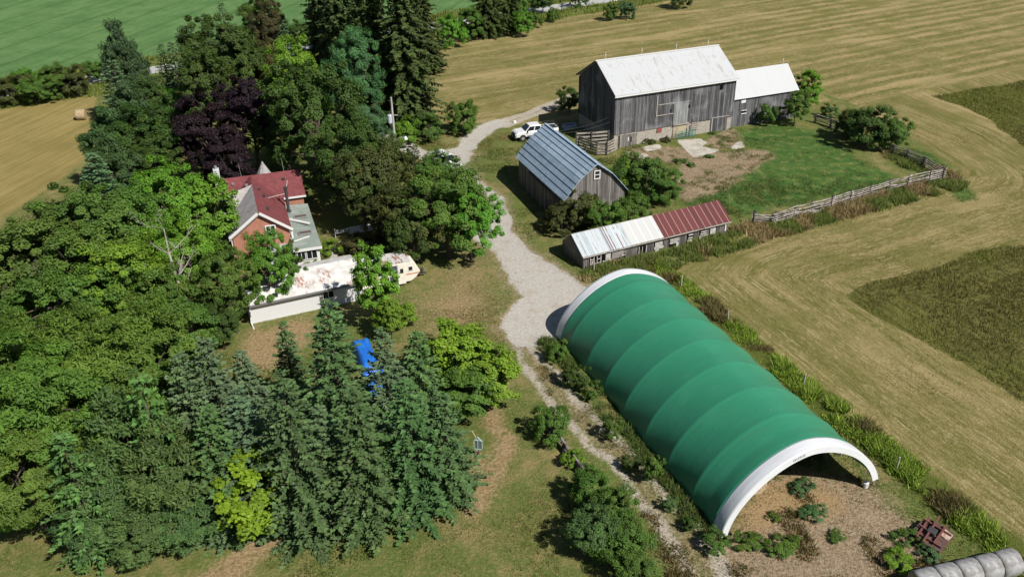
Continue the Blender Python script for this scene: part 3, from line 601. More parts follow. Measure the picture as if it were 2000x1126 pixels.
# --- the green fabric shelter
fs = thing('fabric_shelter', 'big green fabric arch shelter with white end bands, open at both ends', 'shelter', (12.829,41.077,0), .363)
fL, fA, fH, fP = 25.63, 6.08, 5.25, 1.74
def arch(phi, d=0.0):
    c_, s_ = cos(phi), sin(phi); a, h = fA-d, fH-d
    return fA - a*math.copysign(abs(c_)**(2/fP), c_), h*abs(s_)**(2/fP)
PH = [pi*i/56 for i in range(57)]; PH[0] = .03
END = next(i for i, p in enumerate(PH) if p > pi/2 and arch(p)[1] < 1.05); PH = PH[:END+1]
def sheet(name, y0, y1, ny_, mat, sag, dz=0.0, bays=9, thick=.03):
    V, F = [], []; nP = len(PH)
    for j in range(ny_+1):
        y = y0+(y1-y0)*j/ny_; t_ = ((y-.40)/3.25) % 1.0; sg = sag*(abs(sin(pi*t_))**.75*.75+.45*t_*(1-t_)**.5)*(1.0 if ny_ < 20 else max(0.0, min(1.0, (min(y, fL-y)-.94)/1.2)))
        for i, p in enumerate(PH):
            x, z = arch(p, sg*(.55+.45*abs(cos(p)))-dz); V.append((x, y, z))
    F = [(j*nP+i, (j+1)*nP+i, (j+1)*nP+i+1, j*nP+i+1) for j in range(ny_) for i in range(nP-1)]
    m = MB(); m.add(V, F); o = m.build(name, mat, fs, smooth=True); s_ = o.modifiers.new('thickness', 'SOLIDIFY'); s_.thickness = thick; s_.offset = -1; return o
def fabric(name, base, alt):
    t = NT(name); o = t.obj(); c = t.mix(t.math('MULTIPLY', t.ramp(t.noise(o, .5, 4), .45, .7), .5), base, alt)
    c = t.mix(t.math('MULTIPLY', t.ramp(t.noise(t.scale(o, (1,4,1)), 1.5, 5, .7), .64, .72), .25), c, tuple(min(1, v*1.8+.04) for v in base))
    sp = t.n('SeparateXYZ', i_0=o); fy = t.math('FRACT', t.math('DIVIDE', sp.outputs[1], 1.625)); seam_ = t.math('LESS_THAN', fy, .022)
    c = t.mix(t.math('MULTIPLY', seam_, .30), c, tuple(v*.55 for v in base))
    dirt = t.noise(t.n('CombineXYZ', i_X=t.math('MULTIPLY', sp.outputs[0], .35), i_Y=t.math('MULTIPLY', sp.outputs[1], 2.6), i_Z=t.math('MULTIPLY', sp.outputs[2], .25)), 1.0, 5, .65)
    c = t.mix(t.math('MULTIPLY', t.ramp(dirt, .52, .70), .28), c, tuple(v*.6+.035 for v in base)); c = t.mix(t.math('MULTIPLY', t.ramp(t.noise(o, 6.0, 3), .70, .74), .5), c, (0.30,0.33,0.30))
    wr = t.noise(t.n('CombineXYZ', i_X=t.math('MULTIPLY', sp.outputs[0], .6), i_Y=t.math('MULTIPLY', sp.outputs[1], 1.6), i_Z=t.math('MULTIPLY', sp.outputs[2], .9)), 1.0, 4)
    t.bump(t.math('ADD', wr, t.math('MULTIPLY', seam_, .12)), .22, .10); return t.done(c, .40, 0, .45)
GREENF = fabric('green_fabric', (0.030,0.205,0.113), (0.040,0.232,0.134)); WHITEF = fabric('white_fabric', (0.64,0.66,0.69), (0.56,0.58,0.60))
sheet('green_cover', .95, fL-.95, 230, GREENF, .17)
b1 = sheet('white_end_band', -.02, .96, 8, WHITEF, .05, .02); sheet('white_end_band', fL-.96, fL+.02, 8, WHITEF, .05, .02)
def hem(y, name='hem_flap'):
    V = []; nP = len(PH)
    for i, p in enumerate(PH):
        for d in (-.02, .44): x, z = arch(p, d); V.append((x, y, max(z, .02)))
    m = MB(); m.add(V, [(2*i, 2*i+1, 2*i+3, 2*i+2) for i in range(nP-1)]); o = m.build(name, WHITEF, fs); s_ = o.modifiers.new('thickness', 'SOLIDIFY'); s_.thickness = .03; return o
hf = hem(-.035); hem(fL+.035)
m = MB()                                                        # maker's lettering on the near flap: a row of small dark marks
for i, w_ in enumerate((.17,.16,.05,.15,.17,.15,.13,.14)):
    p0 = 1.27+i*.021; x0_, z0_ = arch(p0, .12); x1_, z1_ = arch(p0, .30); dx, dz_ = arch(p0+.012,.12)[0]-x0_, arch(p0+.012,.12)[1]-z0_
    m.add([(x0_,-.057,z0_),(x0_+dx*.35,-.057,z0_+dz_*.35),(x1_+dx*.35,-.057,z1_+dz_*.35),(x1_,-.057,z1_)], [(0,3,2,1)])
    if i % 3 != 2: m.add([(x0_+dx*.35,-.057,z0_+dz_*.35),(x0_+dx,-.057,z0_+dz_),(x0_+dx,-.057,z0_+dz_-.045),(x0_+dx*.35,-.057,z0_+dz_*.35-.045)], [(0,3,2,1)])
m.build('lettering', DARKM, hf)
for j in range(8):
    m = MB(); m.tube([(arch(p, .30)[0], max(.35, min(fL-.35, .4+3.25*j)), arch(p, .30)[1]) for p in PH[::2]], .05, 6)
    m.build('arch_pipe', GALV, fs)
for j in range(9):
    y = max(.12, min(fL-.12, .4+3.25*j)); MB().tube([(2*fA-.03, y, 1.08),(2*fA-.03, y, -.1)], .06, 6).build('side_post', GALV, fs)

# --- brick farmhouse
HX, HY, HA = -24.7, 79.9, .316
hs = thing('brick_farmhouse', 'red brick farmhouse with a dark red shingle roof and white gable trim', 'house', (HX,HY,0), HA)
BRK = NT('red_brick'); _o = BRK.scale(BRK.obj(), (1,1,1)); _sp = BRK.n('SeparateXYZ', i_0=_o)
_bt = BRK.n('TexBrick', i_Vector=BRK.n('CombineXYZ', i_X=BRK.math('ADD', _sp.outputs[0], _sp.outputs[1]), i_Y=_sp.outputs[2], i_Z=0.0)); _bt.inputs['Scale'].default_value = 4.2
for k_, v_ in (('Color1',(0.31,0.115,0.07,1)),('Color2',(0.39,0.165,0.105,1)),('Mortar',(0.42,0.33,0.27,1))): _bt.inputs[k_].default_value = v_
_bt.inputs['Mortar Size'].default_value = .012
BRICK = BRK.done(BRK.mix(BRK.math('MULTIPLY', BRK.ramp(BRK.noise(_o, .8, 3), .45, .7), .4), _bt.outputs[0], (0.27,0.10,0.06)), .9)
def shingle(name, c1, c2, dirt):
    t = NT(name); o = t.obj(); sp = t.n('SeparateXYZ', i_0=o); v = t.n('CombineXYZ', i_X=t.math('MULTIPLY', t.math('ADD', sp.outputs[0], sp.outputs[1]), 3.0), i_Y=t.math('MULTIPLY', sp.outputs[2], 7.0), i_Z=0.0)
    w = t.n('TexWhiteNoise', noise_dimensions='2D'); fl = t.n('VectorMath', operation='FLOOR', i_0=v); t.set(w.inputs['Vector'], fl)
    c = t.mix(w.outputs[0], c1, c2); c = t.mix(t.math('MULTIPLY', t.ramp(t.noise(o, .6, 4), .45, .7), .45), c, dirt)
    lap = t.math('LESS_THAN', t.math('FRACT', t.math('MULTIPLY', sp.outputs[2], 7.0)), .14); c = t.mix(t.math('MULTIPLY', lap, .3), c, dirt)
    t.bump(lap, .4, .02); return t.done(c, .85, 0, .2)
SH_RED = shingle('dark_red_shingles', (0.140,0.040,0.044), (0.185,0.055,0.058), (0.095,0.030,0.033))
SH_GRY = shingle('grey_shingles', (0.27,0.26,0.265), (0.36,0.345,0.35), (0.20,0.19,0.19))
w, ze, zr, D, L1, L2, mw = 3.0, 3.0, 5.22, 10.9, 3.3, 5.36, 2.7
ms = (zr-ze)/w
MB().prism([(-w+.25,-.3),(w-.25,-.3),(w-.25,ze-.08),(0,zr-.25),(-w+.25,ze-.08)], 'y', .3, D).build('brick_wing', BRICK, hs)
MB().prism([(D-mw+.25,-.3),(D+mw-.25,-.3),(D+mw-.25,zr-ms*mw),(D,zr-.2),(D-mw+.25,zr-ms*mw)], 'x', -L1+.25, L2-.25).build('brick_house_body', BRICK, hs)
m = MB(); zm = zr-ms*mw
m.slab([(-L1,D-mw,zm),(L2,D-mw,zm),(L2,D,zr),(-L1,D,zr)], .1); m.slab([(-L1,D,zr),(L2,D,zr),(L2,D+mw,zm),(-L1,D+mw,zm)], .1)
m.slab([(w,0,ze),(w,D-.05,ze),(0,D-.05,zr),(0,0,zr)][::1], .1)
m.slab([(0,D-mw-.06,zr),(0,D-.05,zr),(-w,D-.05,ze),(-w,D-mw-.06,ze)], .1)
m.build('red_roof', SH_RED, hs)
MB().slab([(0,0,zr),(0,D-mw-.06,zr),(-w,D-mw-.06,ze),(-w,0,ze)], .1).build('grey_roof', SH_GRY, hs)
m = MB(); vB = D-mw-.1; m.slab([(-.05,vB,zr+.01),(-w-.25,vB,ze+1.25),(-w-.25,vB-3.9,ze-.12)], .06); m.build('grey_roof_saddle', shingle('pale_grey_shingles', (0.40,0.37,0.355),(0.47,0.44,0.42),(0.33,0.30,0.29)), hs)
m = MB(); m.slab([(-w,-.07,ze+.03),(0,-.07,zr+.03),(0,.0,zr+.03),(-w,.0,ze+.03)][::-1], .26); m.slab([(0,-.07,zr+.03),(w,-.07,ze+.03),(w,.0,ze+.03),(0,.0,zr+.03)][::-1], .26); m.build('gable_trim', WHITEP, hs)
MB().box((L2-.05,D-mw-.02,zm-.22),(L2+.03,D-mw+.06,zm-.02)).box((w+.02,D-mw-.08,zm-.18),(L2+.02,D-mw-.02,zm+.02)).box((-w-.09,-.05,ze-.14),(-w-.01,D-mw,ze+.0)).build('gutter', WHITEP, hs)
MB().tube([(-w+.1,.18,ze-.1),(-w+.16,.22,0)], .06, 6).build('downspout', WHITEP, hs); MB().box((w-.14,.05,1.2),(w+.04,.3,ze-.1)).build('corner_trim', WHITEP, hs)
wd = MB().box((.55,.22,2.55),(1.35,.296,3.75)).build('gable_window', DARKG, hs)
m = MB()
for b_ in ((.43,2.42,1.47,2.55),(.43,3.75,1.47,3.87),(.43,2.55,.55,3.75),(1.35,2.55,1.47,3.75),(.91,2.55,.98,3.75),(.55,3.12,1.35,3.18)): m.box((b_[0],.16,b_[1]),(b_[2],.218,b_[3]))
m.build('frame', WHITEP, wd)
# porch extension with the flat green roof
PU, PV0, PV1 = 5.45, -2.6, 7.6
MB().box((w-.1,PV0+.3,-.2),(PU-.25,PV1,1.95)).build('porch_wall', WHITEP, hs)
m = MB(); m.slab([(w-.35,PV0,2.05),(PU,PV0,2.05),(PU-.05,PV1,2.45),(w-.2,PV1,2.62)], .14)
m.build('porch_roof', surf('green_grey_roofing', (0.215,0.25,0.225), [((0.32,0.35,0.32), (.5,1.2,1), .45,.65,.7), ((0.14,0.17,0.15), 1.1, .55,.7,.6)], .7), hs)
MB().box((w-.35,PV0-.06,1.82),(PU+.02,PV0-.003,2.10)).build('porch_fascia', WHITEP, hs)
for v_ in (.3, 4.1):
    z_ = 2.05+(v_-PV0)*.045+.03; s_ = MB().box((w+.55,v_,z_),(w+1.95,v_+.8,z_+.1)).build('skylight', surf('skylight_frame', (0.22,0.23,0.22), (), .6), hs)
    MB().box((w+.67,v_+.14,z_+.1),(w+1.83,v_+.66,z_+.115)).build('pane', surf('dusty_glass', (0.12,0.09,0.085), (), .25), s_)
MB().bar((w+.05,4.0,2.50),(PU-.55,2.35,2.46), .28, .12).build('roof_strip', WHITEP, hs); MB().bar((w-.1,-.9,2.22),(PU-.9,-.2,2.22), .12, .08).build('roof_strip', WHITEP, hs)
for a_, b_ in ((3.05,3.75),(3.95,4.9)):
    pw = MB().box((a_,PV0+.24,.85),(b_,PV0+.296,1.72)).build('porch_window', DARKG, hs)
    m = MB()
    for x_ in (a_-.06, (a_+b_)/2-.03, b_): m.box((x_,PV0+.18,.8),(x_+.06,PV0+.238,1.76))
    m.box((a_-.06,PV0+.18,1.76),(b_+.06,PV0+.238,1.82)); m.box((a_-.06,PV0+.18,.74),(b_+.06,PV0+.238,.8)); m.build('frame', WHITEP, pw)
MB().box((.4,-2.9,-.2),(2.9,.29,1.6)).build('back_porch', surf('grey_siding', (0.42,0.43,0.45), [((0.3,0.31,0.33),(1,1,9),.45,.6,.6)], .8), hs)
sp_ = MB().tube([(w+.25,D-mw-2.2,2.3),(w+.25,D-mw-2.2,5.15)], .16, 10).tube([(w+.25,D-mw-2.2,2.35),(w+.25,D-mw-2.2,2.65)], .26, 10).build('stove_pipe', DARKM, hs)
MB().tube([(w+.25,D-mw-2.2,5.15),(w+.25,D-mw-2.2,5.3)], [.22,.22], 10).build('pipe_cap', DARKM, sp_)
MB().bar((w+.2,D-mw-2.2,4.6),(w-2.6,D-mw-1.6,4.0), .04).bar((w+.2,D-mw-2.2,4.6),(w+.6,D-mw-1.2,5.6), .03).build('pipe_brace', WHITEP, hs)
for u_, v_, z_ in ((-1.9,D-.75,zr-.5),(3.4,D-.9,zr-.6),(.65,D-3.4,zr-.42),(1.0,D-4.8,zr-.62),(1.05,D-8.2,zr-.68),(-.55,D-2.1,zr-.3)):
    MB().box((u_-.14,v_-.16,z_),(u_+.14,v_+.16,z_+.16)).build('roof_vent', DARKM if u_ > 0 else GALV, hs)
ch = MB().box((-L1-.35,D-.5,0),(-L1+.25,D+.2,zr+1.25)).build('chimney', surf('pale_chimney', (0.55,0.56,0.58), [((0.38,0.36,0.35),(4,4,8),.45,.6,.7)], .9), hs)
MB().tube([(-L1-.05,D-.15,zr+1.25),(-L1-.05,D-.15,zr+1.6)], .14, 8).build('chimney_pot', GALV, ch)
for u_ in (-.9, 3.6): MB().tube([(u_,D,zr),(u_-.1,D,zr+1.5)], .022, 5).build('lightning_rod', GREYWOOD, hs)
T_ = (1.6, D+mw+1.3); m = MB(); k_ = 8
ring = [(T_[0]+1.5*cos(2*pi*i/k_), T_[1]+1.5*sin(2*pi*i/k_), zr-2.9) for i in range(k_)]
MB().add(ring+[(T_[0],T_[1],zr+.0)], [(i,(i+1)%k_,k_) for i in range(k_)]+[tuple(range(k_))[::-1]]).build('turret_roof', SH_GRY, hs)
MB().prism([(T_[0]+1.3*cos(2*pi*i/k_), T_[1]+1.3*sin(2*pi*i/k_)) for i in range(k_)], 'z', -.2, zr-2.91).build('turret_wall', BRICK, hs)

# --- white outbuilding with the rusty roof
ga_yaw = atan2(71.85-67.77, -13.69+23.01); GX, GY = -23.1, 67.75; gl = 10.3
wo = thing('white_outbuilding', 'long low white sided outbuilding with a rust stained white roof', 'outbuilding', (GX,GY,0), ga_yaw)
SID = NT('white_siding'); _sp = SID.n('SeparateXYZ', i_0=SID.obj()); _f = SID.math('FRACT', SID.math('DIVIDE', _sp.outputs[2], .22)); _l = SID.math('LESS_THAN', _f, .14)
SID.bump(_f, .5, .04); SIDING = SID.done(SID.mix(SID.math('MULTIPLY', _l, .45), (0.62,0.625,0.64), (0.32,0.33,0.36)), .6)
t = NT('rust_stained_roof'); o_ = t.obj(); c_ = t.mix(t.ramp(t.noise(o_, 1.2, 4), .4, .65), (0.60,0.60,0.59), (0.48,0.46,0.44)); rs = t.noise(t.scale(o_, (.7,.45,.5)), 1.0, 3); rf = t.noise(t.scale(o_, (5,1.6,1)), 1.0, 5, .7)
c_ = t.mix(t.math('MULTIPLY', t.math('MULTIPLY', t.ramp(rs, .55, .64), t.ramp(rf, .44, .58)), .85), c_, (0.27,0.10,0.055)); RUSTROOF = t.done(c_, .7)
MB().box((0,.12,-.25),(gl,4.9,2.05)).build('siding_wall', SIDING, wo)
MB().box((-.01,.06,-.25),(gl*.45,.118,.14)).build('concrete_base', CONC, wo)
m = MB(); m.slab([(-.25,-.25,2.1),(gl+.2,-.25,2.1),(gl+.2,3.1,2.95),(-.25,3.1,2.95)], .1); m.slab([(-.25,3.1,2.95),(gl+.2,3.1,2.95),(gl+.2,5.2,2.3),(-.25,5.2,2.3)], .1); m.build('roof', RUSTROOF, wo)
MB().box((-.25,-.36,1.93),(gl+.2,-.26,2.07)).build('gutter', surf('dark_gutter', (.16,.16,.17), (), .5), wo)
MB().tube([(.1,-.3,1.95),(.02,-.05,1.6),(-.05,-.02,.3),(.02,-.9,.02)], .055, 6).build('downspout', WHITEP, wo)
wn_ = MB().box((6.55,.05,1.02),(7.5,.119,1.66)).build('window', DARKG, wo)
MB().box((6.48,.0,.95),(7.57,.049,1.02)).box((6.48,.0,1.66),(7.57,.049,1.73)).box((6.48,.0,1.02),(6.55,.049,1.66)).box((7.5,.0,1.02),(7.57,.049,1.66)).box((7.0,.0,1.02),(7.05,.049,1.66)).build('frame', WHITEP, wn_)

# --- camper trailer
cpa = atan2(.9, 2.38); cp = thing('camper_trailer', 'old cream camper trailer with a rusty roof and orange stripes', 'trailer', (-12.3,73.6,0), cpa)
CREAM = surf('cream_siding', (0.66,0.63,0.56), [((0.52,0.48,0.40),(1,1,7),.5,.62,.5)], .6)
side = [(-2.2,.45),(2.9,.45),(3.45,.8),(3.85,1.35),(3.35,2.35),(2.95,2.55),(-2.2,2.55)]
MB().prism(side, 'y', 0, 2.25).build('body', CREAM, cp, bevel=.05)
MB().slab([(-2.25,-.03,2.60),(3.0,-.03,2.60),(3.0,2.28,2.60),(-2.25,2.28,2.60)], .04).build('roof', surf('rusted_camper_roof', (0.50,0.49,0.48), [((0.22,0.085,0.05), (2.2,.5,1), .54,.60,.85), ((0.35,0.32,0.30), (4,2,1), .5,.65,.6)], .7), cp)
ORS = surf('orange_stripe', (.5,.14,.05), (), .6)
for b_ in ((-2.2,1.18,.85,1.28),(-2.2,.95,.85,1.03),(2.45,1.18,3.7,1.28)): MB().box((b_[0],-.016,b_[1]),(b_[2],-.003,b_[3])).build('stripe', ORS, cp)
dr = MB().box((.9,-.05,.35),(1.62,-.004,2.35)).build('screen_door', surf('blue_grey_screen', (.05,.065,.10), (), .4), cp); MB().box((.9,-.08,1.3),(1.62,-.052,1.36)).build('push_bar', WHITEP, dr)
dd = MB().box((1.68,-.07,.35),(2.4,-.004,2.42)).build('open_door', CREAM, cp); MB().box((1.9,-.10,1.5),(2.2,-.072,1.95)).build('pane', DARKG, dd)
for a_, b_, z0_, z1_ in ((-.2,.6,1.55,2.0),(2.75,3.1,1.6,2.0)):
    q_ = MB().box((a_,-.03,z0_),(b_,-.004,z1_)).build('window', DARKG, cp); MB().box((a_-.05,-.05,z0_-.06),(b_+.05,-.031,z0_)).box((a_-.05,-.05,z1_),(b_+.05,-.031,z1_+.05)).build('frame', WHITEP, q_)
for y_ in (.08, 2.0):
    wl = MB(); wl.tube([(-.6,y_,.34),(-.6,y_+.2,.34)], .34, 16); wl.build('wheel', BLACK, cp)
MB().box((.95,-.55,.0),(1.05,-.45,.5)).box((.85,-.6,.30),(1.65,-.08,.38)).build('step', WHITEP, cp)
MB().bar((3.5,1.1,.5),(4.7,1.1,.45), .12).tube([(4.3,1.1,.55),(4.3,1.1,1.0)], .16, 8).build('hitch', DARKM, cp)

# ------------------------------------------------------------------ vehicles
def vehicle(name, label, cat, pos, yaw, pickup=True, paint=None, L=6.1, Wd=2.0, hh=1.95):
    v = thing(name, label, cat, pos, yaw); h = Wd/2; paint = paint or surf('white_car_paint', (0.62,0.63,0.64), (), .25, spec=.5)
    zb = .52
    # x forward: 0 is the nose; hood, cab, bed along -x
    m = MB()
    low = [(-.05,zb+.05),(-.10,1.02),(-.35,1.18),(-1.35,1.26),(-L+.05,1.22),(-L,zb+.12),(-L+.3,zb)] if pickup else [(-.05,zb+.05),(-.10,.92),(-.3,1.05),(-1.2,1.14),(-L+.05,1.18),(-L,zb+.1),(-L+.2,zb)]
    for x0_, x1_ in ((-1.05,.42),(-L+1.25,.42)): pass
    n = len(low)
    secs = [(-h+.0,0.0),(-h*.94,0.03),(h*.94,0.03),(h,0.0)]
    rows = []
    for (y, up) in ((-h,-.10),(-h*.93,0),(h*.93,0),(h,-.10)):
        rows.append([(x, y, z+(up if z > .9 else 0)) for x, z in low])
    V = [p for r_ in rows for p in r_]; F = []
    for k in range(3):
        for i in range(n): F.append((k*n+i, k*n+(i+1)%n, (k+1)*n+(i+1)%n, (k+1)*n+i))
    F += [tuple(range(n))[::-1], tuple(range(3*n,4*n))]
    m.add(V, F); body = m.build('body', paint, v, bevel=.04)
    c0, c1 = (-1.35, -3.85) if pickup else (-1.2, -L+.1)
    zr_ = hh; zl = 1.22 if pickup else 1.12; iw = h*.92; tw = h*.76
    ws, rs_ = .75, (.28 if pickup else .35)
    cab = [(c0,zl,iw),(c1,zl,iw),(c0-ws,zr_,tw),(c1+rs_,zr_,tw)]
    V = [(c0,-iw,zl),(c0,iw,zl),(c1,iw,zl),(c1,-iw,zl),(c0-ws,-tw,zr_),(c0-ws,tw,zr_),(c1+rs_,tw,zr_),(c1+rs_,-tw,zr_)]
    MB().add(V, [(0,3,2,1),(4,5,6,7),(0,1,5,4),(1,2,6,5),(2,3,7,6),(3,0,4,7)]).build('cab', paint, v, bevel=.06)
    def on(a, b, c, d, s0, s1, t0, t1, off, name):
        a, b, c, d = map(Vector, (a,b,c,d)); P_ = lambda s,t: (a*(1-s)+b*s)*(1-t)+(d*(1-s)+c*s)*t
        q = [P_(s0,t0),P_(s1,t0),P_(s1,t1),P_(s0,t1)]; nn = (q[1]-q[0]).cross(q[3]-q[0]).normalized()*off
        return MB().slab([p+nn for p in q], .012).build(name, DARKG, v)
    on(V[0],V[1],V[5],V[4], .06,.94,.10,.90,.016,'windscreen'); on(V[2],V[3],V[7],V[6], .08,.92,.15,.88,.016,'rear_window')
    for A in ((V[3],V[0],V[4],V[7]),(V[1],V[2],V[6],V[5])):
        for s0,s1 in ((.06,.47),(.53,.92)): on(*A, s0, s1, .12, .86, .016, 'side_window')
    if pickup:
        MB().box((-L+.12,-h*.86,1.24),(-3.95,h*.86,1.262)).build('bed_liner', surf('bed_liner', (.03,.03,.032), (), .8), v)
        MB().box((-L+.02,-h*.93,1.1),(-3.88,-h*.84,1.33)).box((-L+.02,h*.84,1.1),(-3.88,h*.93,1.33)).box((-L,-h*.84,1.0),(-L+.1,h*.84,1.33)).build('bed_rail', paint, v)
        m = MB()
        for x_ in (-4.0,-5.0,-L+.15):
            m.tube([(x_,-h*.88,1.3),(x_,-h*.88,1.78),(x_,h*.88,1.78),(x_,h*.88,1.3)], .035, 6)
        for y_ in (-h*.88,h*.88): m.tube([(-3.98,y_,1.78),(-L+.13,y_,1.78)], .03, 6); m.tube([(-3.98,y_,1.55),(-L+.13,y_,1.55)], .025, 6)
        m.build('rack', DARKM, v)
    MB().box((-.14,-h*.55,.72),(-.02,h*.55,1.0)).build('grille', BLACK, v)
    MB().box((-.2,-h*.97,.42),(.08,h*.97,.64)).build('bumper', surf('dark_bumper', (.06,.06,.065), (), .4), v, bevel=.03)
    for s in (-1,1): MB().box((-.16,min(s*h*.6,s*h*.92),.76),(-.005,max(s*h*.6,s*h*.92),.98)).build('headlight', surf('headlight_glass', (.55,.57,.6), (), .1), v)
    for s in (-1,1): MB().box((-1.75,min(s*h,s*(h+.22)),1.2),(-1.6,max(s*h,s*(h+.22)),1.42)).build('mirror', BLACK, v)
    for s in (-1,1): MB().box((-L-.01,min(s*h*.75,s*h*.95),.8),(-L+.05,max(s*h*.75,s*h*.95),1.1)).build('tail_light', RED, v)
    for x_ in (-1.02,-L+1.25):
        for s in (-1,1):
            y0_, y1_ = (s*(h-.24), s*(h+.015)); 
            ar = MB().tube([(x_,s*(h-.30),.42),(x_,s*(h+.004),.42)], .47, 20).build('wheel_arch', BLACK, v)
            wl = MB().tube([(x_,y0_,.38),(x_,y1_,.38)], .385, 20).build('wheel', BLACK, v)
            MB().tube([(x_,s*(h-.02),.38),(x_,s*(h+.024),.38)], [.23,.21], 14).build('rim', surf('steel_rim', (.42,.42,.43), (), .4, metal=.5), wl)
    for s in (-1,1): MB().box((-3.6,min(s*(h-.05),s*(h+.012)),.62),(-1.6,max(s*(h-.05),s*(h+.012)),.70)).build('sill_trim', BLACK, v)
    return v
A_, B_ = gp(1003,266,.5), gp(1083,251,.9); yaw = atan2((A_-B_).y, (A_-B_).x)
vehicle('pickup_truck', 'white crew cab pickup truck with a black bed rack, parked behind the gambrel barn', 'truck', (A_.x,A_.y,0), yaw)
A_, B_ = gp(892,326,.7), gp(856,298,1.4); yaw = atan2((A_-B_).y, (A_-B_).x)
vehicle('parked_suv', 'white car half hidden beneath the big tree beside the drive', 'car', (A_.x,A_.y,0), yaw, pickup=False, L=4.7, Wd=1.85, hh=1.7)

# ------------------------------------------------------------------ fences, poles, wires
def rnd(a, b): return random.uniform(a, b)
random.seed(11)
def rail_fence(name, label, pts, n_rails=6, h=1.5, group=None):
    P_ = [gp(x, y, 0) for x, y in pts]; t = thing(name, label, 'fence', P_[0], 0, group); o = P_[0]
    for p in P_:
        q = p-o; tx, ty = rnd(-.1,.1), rnd(-.08,.08)
        MB().bar(q+Vector((-.09,-.09,-.2)), q+Vector((-.09+tx,-.09+ty,h*rnd(.95,1.15))), .13).bar(q+Vector((.12,.12,-.2)), q+Vector((.12+tx,.12+ty,h*rnd(.9,1.1))), .12).build('post', POSTWOOD, t)
    for a, b in zip(P_[:-1], P_[1:]):
        d = (b-a).normalized()*.35
        for k in range(n_rails):
            z0_, z1_ = (k+.5)*h/n_rails*rnd(.9,1.08), (k+.5)*h/n_rails*rnd(.9,1.08)
            if rnd(0,1) < .10: z1_ *= .45
            off = Vector((rnd(-.05,.05), rnd(-.06,.06), 0))
            m = MB(); mid = (a+b)/2-o+off+Vector((0,rnd(-.05,.05),(z0_+z1_)/2-rnd(0,.07)))
            m.tube([a-o-d+off+Vector((0,0,z0_)), mid, b-o+d+off+Vector((0,0,z1_))], [rnd(.06,.085),rnd(.055,.075),rnd(.045,.07)], 5); m.build('rail', RAILWOOD, t)
    return t
rail_fence('rail_fence', 'grey split rail fence along the front edge of the green barnyard', [(1472,437),(1511,438),(1550,426),(1585,418),(1622,408),(1660,396),(1698,385),(1736,374),(1772,366),(1813,357),(1841,350)])
rail_fence('rail_fence', 'shaded split rail fence running from the barnyard corner to the big round bush', [(1838,348),(1803,325),(1770,311),(1742,302)], 5, 1.4)
rail_fence('rail_fence', 'dark old rail fence in the shade between the annex tree and the round bush', [(1592,240),(1622,250),(1652,262),(1680,276)], 5, 1.4)
rail_fence('rail_fence', 'short collapsed stretch of grey rails in the hedge beside the dirt track', [(1075,846),(1102,880),(1136,926)], 4, 1.0)
pf = thing('plank_fence', 'pale plank corral fence between the gambrel barn and the barn corner', 'fence', gp(1207,292), 0)
o_ = gp(1207,292)
for pts, h0, nb, miss in (([(1207,292),(1185,303),(1165,303),(1146,297),(1128,290)], 1.75, 5, 0), ([(1188,287),(1155,290),(1125,291)], 2.2, 5, 0)):
    Q_ = [gp(x,y)-o_ for x,y in pts]
    for q in Q_: MB().bar(q+Vector((0,-.09,-.2)), q+Vector((0,-.09,h0+.15)), .16).build('post', POSTWOOD, pf)
    for a, b in zip(Q_[:-1], Q_[1:]):
        for k in range(nb):
            z_ = .22+k*(h0-.3)/(nb-1); MB().bar(a+Vector((0,0,z_+rnd(-.03,.03))), b+Vector((0,0,z_+rnd(-.03,.03))), .05, .22).build('plank', PLANK, pf)
for i, (x, y, lb) in enumerate(((1160,523,'thin steel fence post in the weeds just beyond the far white band'),(1330,553,'grey wooden fence post by the far corner of the green shelter'),(1421,622,'grey fence post midway along the weed strip by the shelter'),(1568,748,'fence post in the bright weeds beside the near half of the shelter'),(1749,912,'pale leaning fence post beside the shelter mouth'))):
    p = gp(x, y+8); f = thing('fence_post', lb, 'post', p, 0, 'posts along the weed strip')
    MB().tube([(0,0,-.2),(rnd(-.06,.06),0,1.25)], [.075,.065], 7).build('post', GREYWOOD, f); MB().tube([(.08,0,1.0),(-.08,0,1.0)], .02, 5).build('staple', DARKM, f)
pb = gp(770,290); ph = 9.4
pb = gp(763.5,190,8.6); ph = 8.6
up = thing('utility_pole', 'grey wooden utility pole with transformer and a yard lamp by the drive', 'utility pole', (pb.x,pb.y,0), 0)
MB().tube([(.12,0,-.3),(.05,0,ph*.5),(0,0,ph)], [.17,.15,.11], 10).build('pole', surf('pole_wood', (.40,.39,.38), [((.25,.23,.22),(5,5,.6),.45,.62,.8)], .9), up)
tr = MB().tube([(-.34,-.05,5.3),(-.34,-.05,5.42),(-.34,-.05,6.35),(-.34,-.05,6.45)], [.2,.27,.27,.2], 12).build('transformer', surf('transformer_grey', (.42,.46,.55), (), .4), up)
MB().tube([(-.34,-.05,6.45),(-.34,-.05,6.75)], [.05,.04], 6).build('bushing', DARKM, tr)
MB().box((-.6,-.1,6.3),(.7,.02,6.4)).build('crossarm', GREYWOOD, up)
la = MB().tube([(.05,0,3.0),(.7,-.1,3.45),(1.35,-.15,3.55)], .05, 6).build('lamp_arm', GALV, up)
MB().tube([(1.35,-.15,3.62),(1.4,-.15,3.5),(1.45,-.16,3.25),(1.45,-.16,3.15)], [.12,.2,.27,.16], 12).build('lamp_head', surf('lamp_head_grey', (.6,.62,.64), (), .4), la)
MB().tube([(.45,-.4,1.2),(.45,-.4,2.6)], .035, 5).box((.38,-.48,1.9),(.52,-.36,2.4)).build('meter_pipe', GALV, up)
MB().tube([(0,0,4.6),(-2.9,-2.2,0)], .025, 5).build('guy_wire', GALV, up)
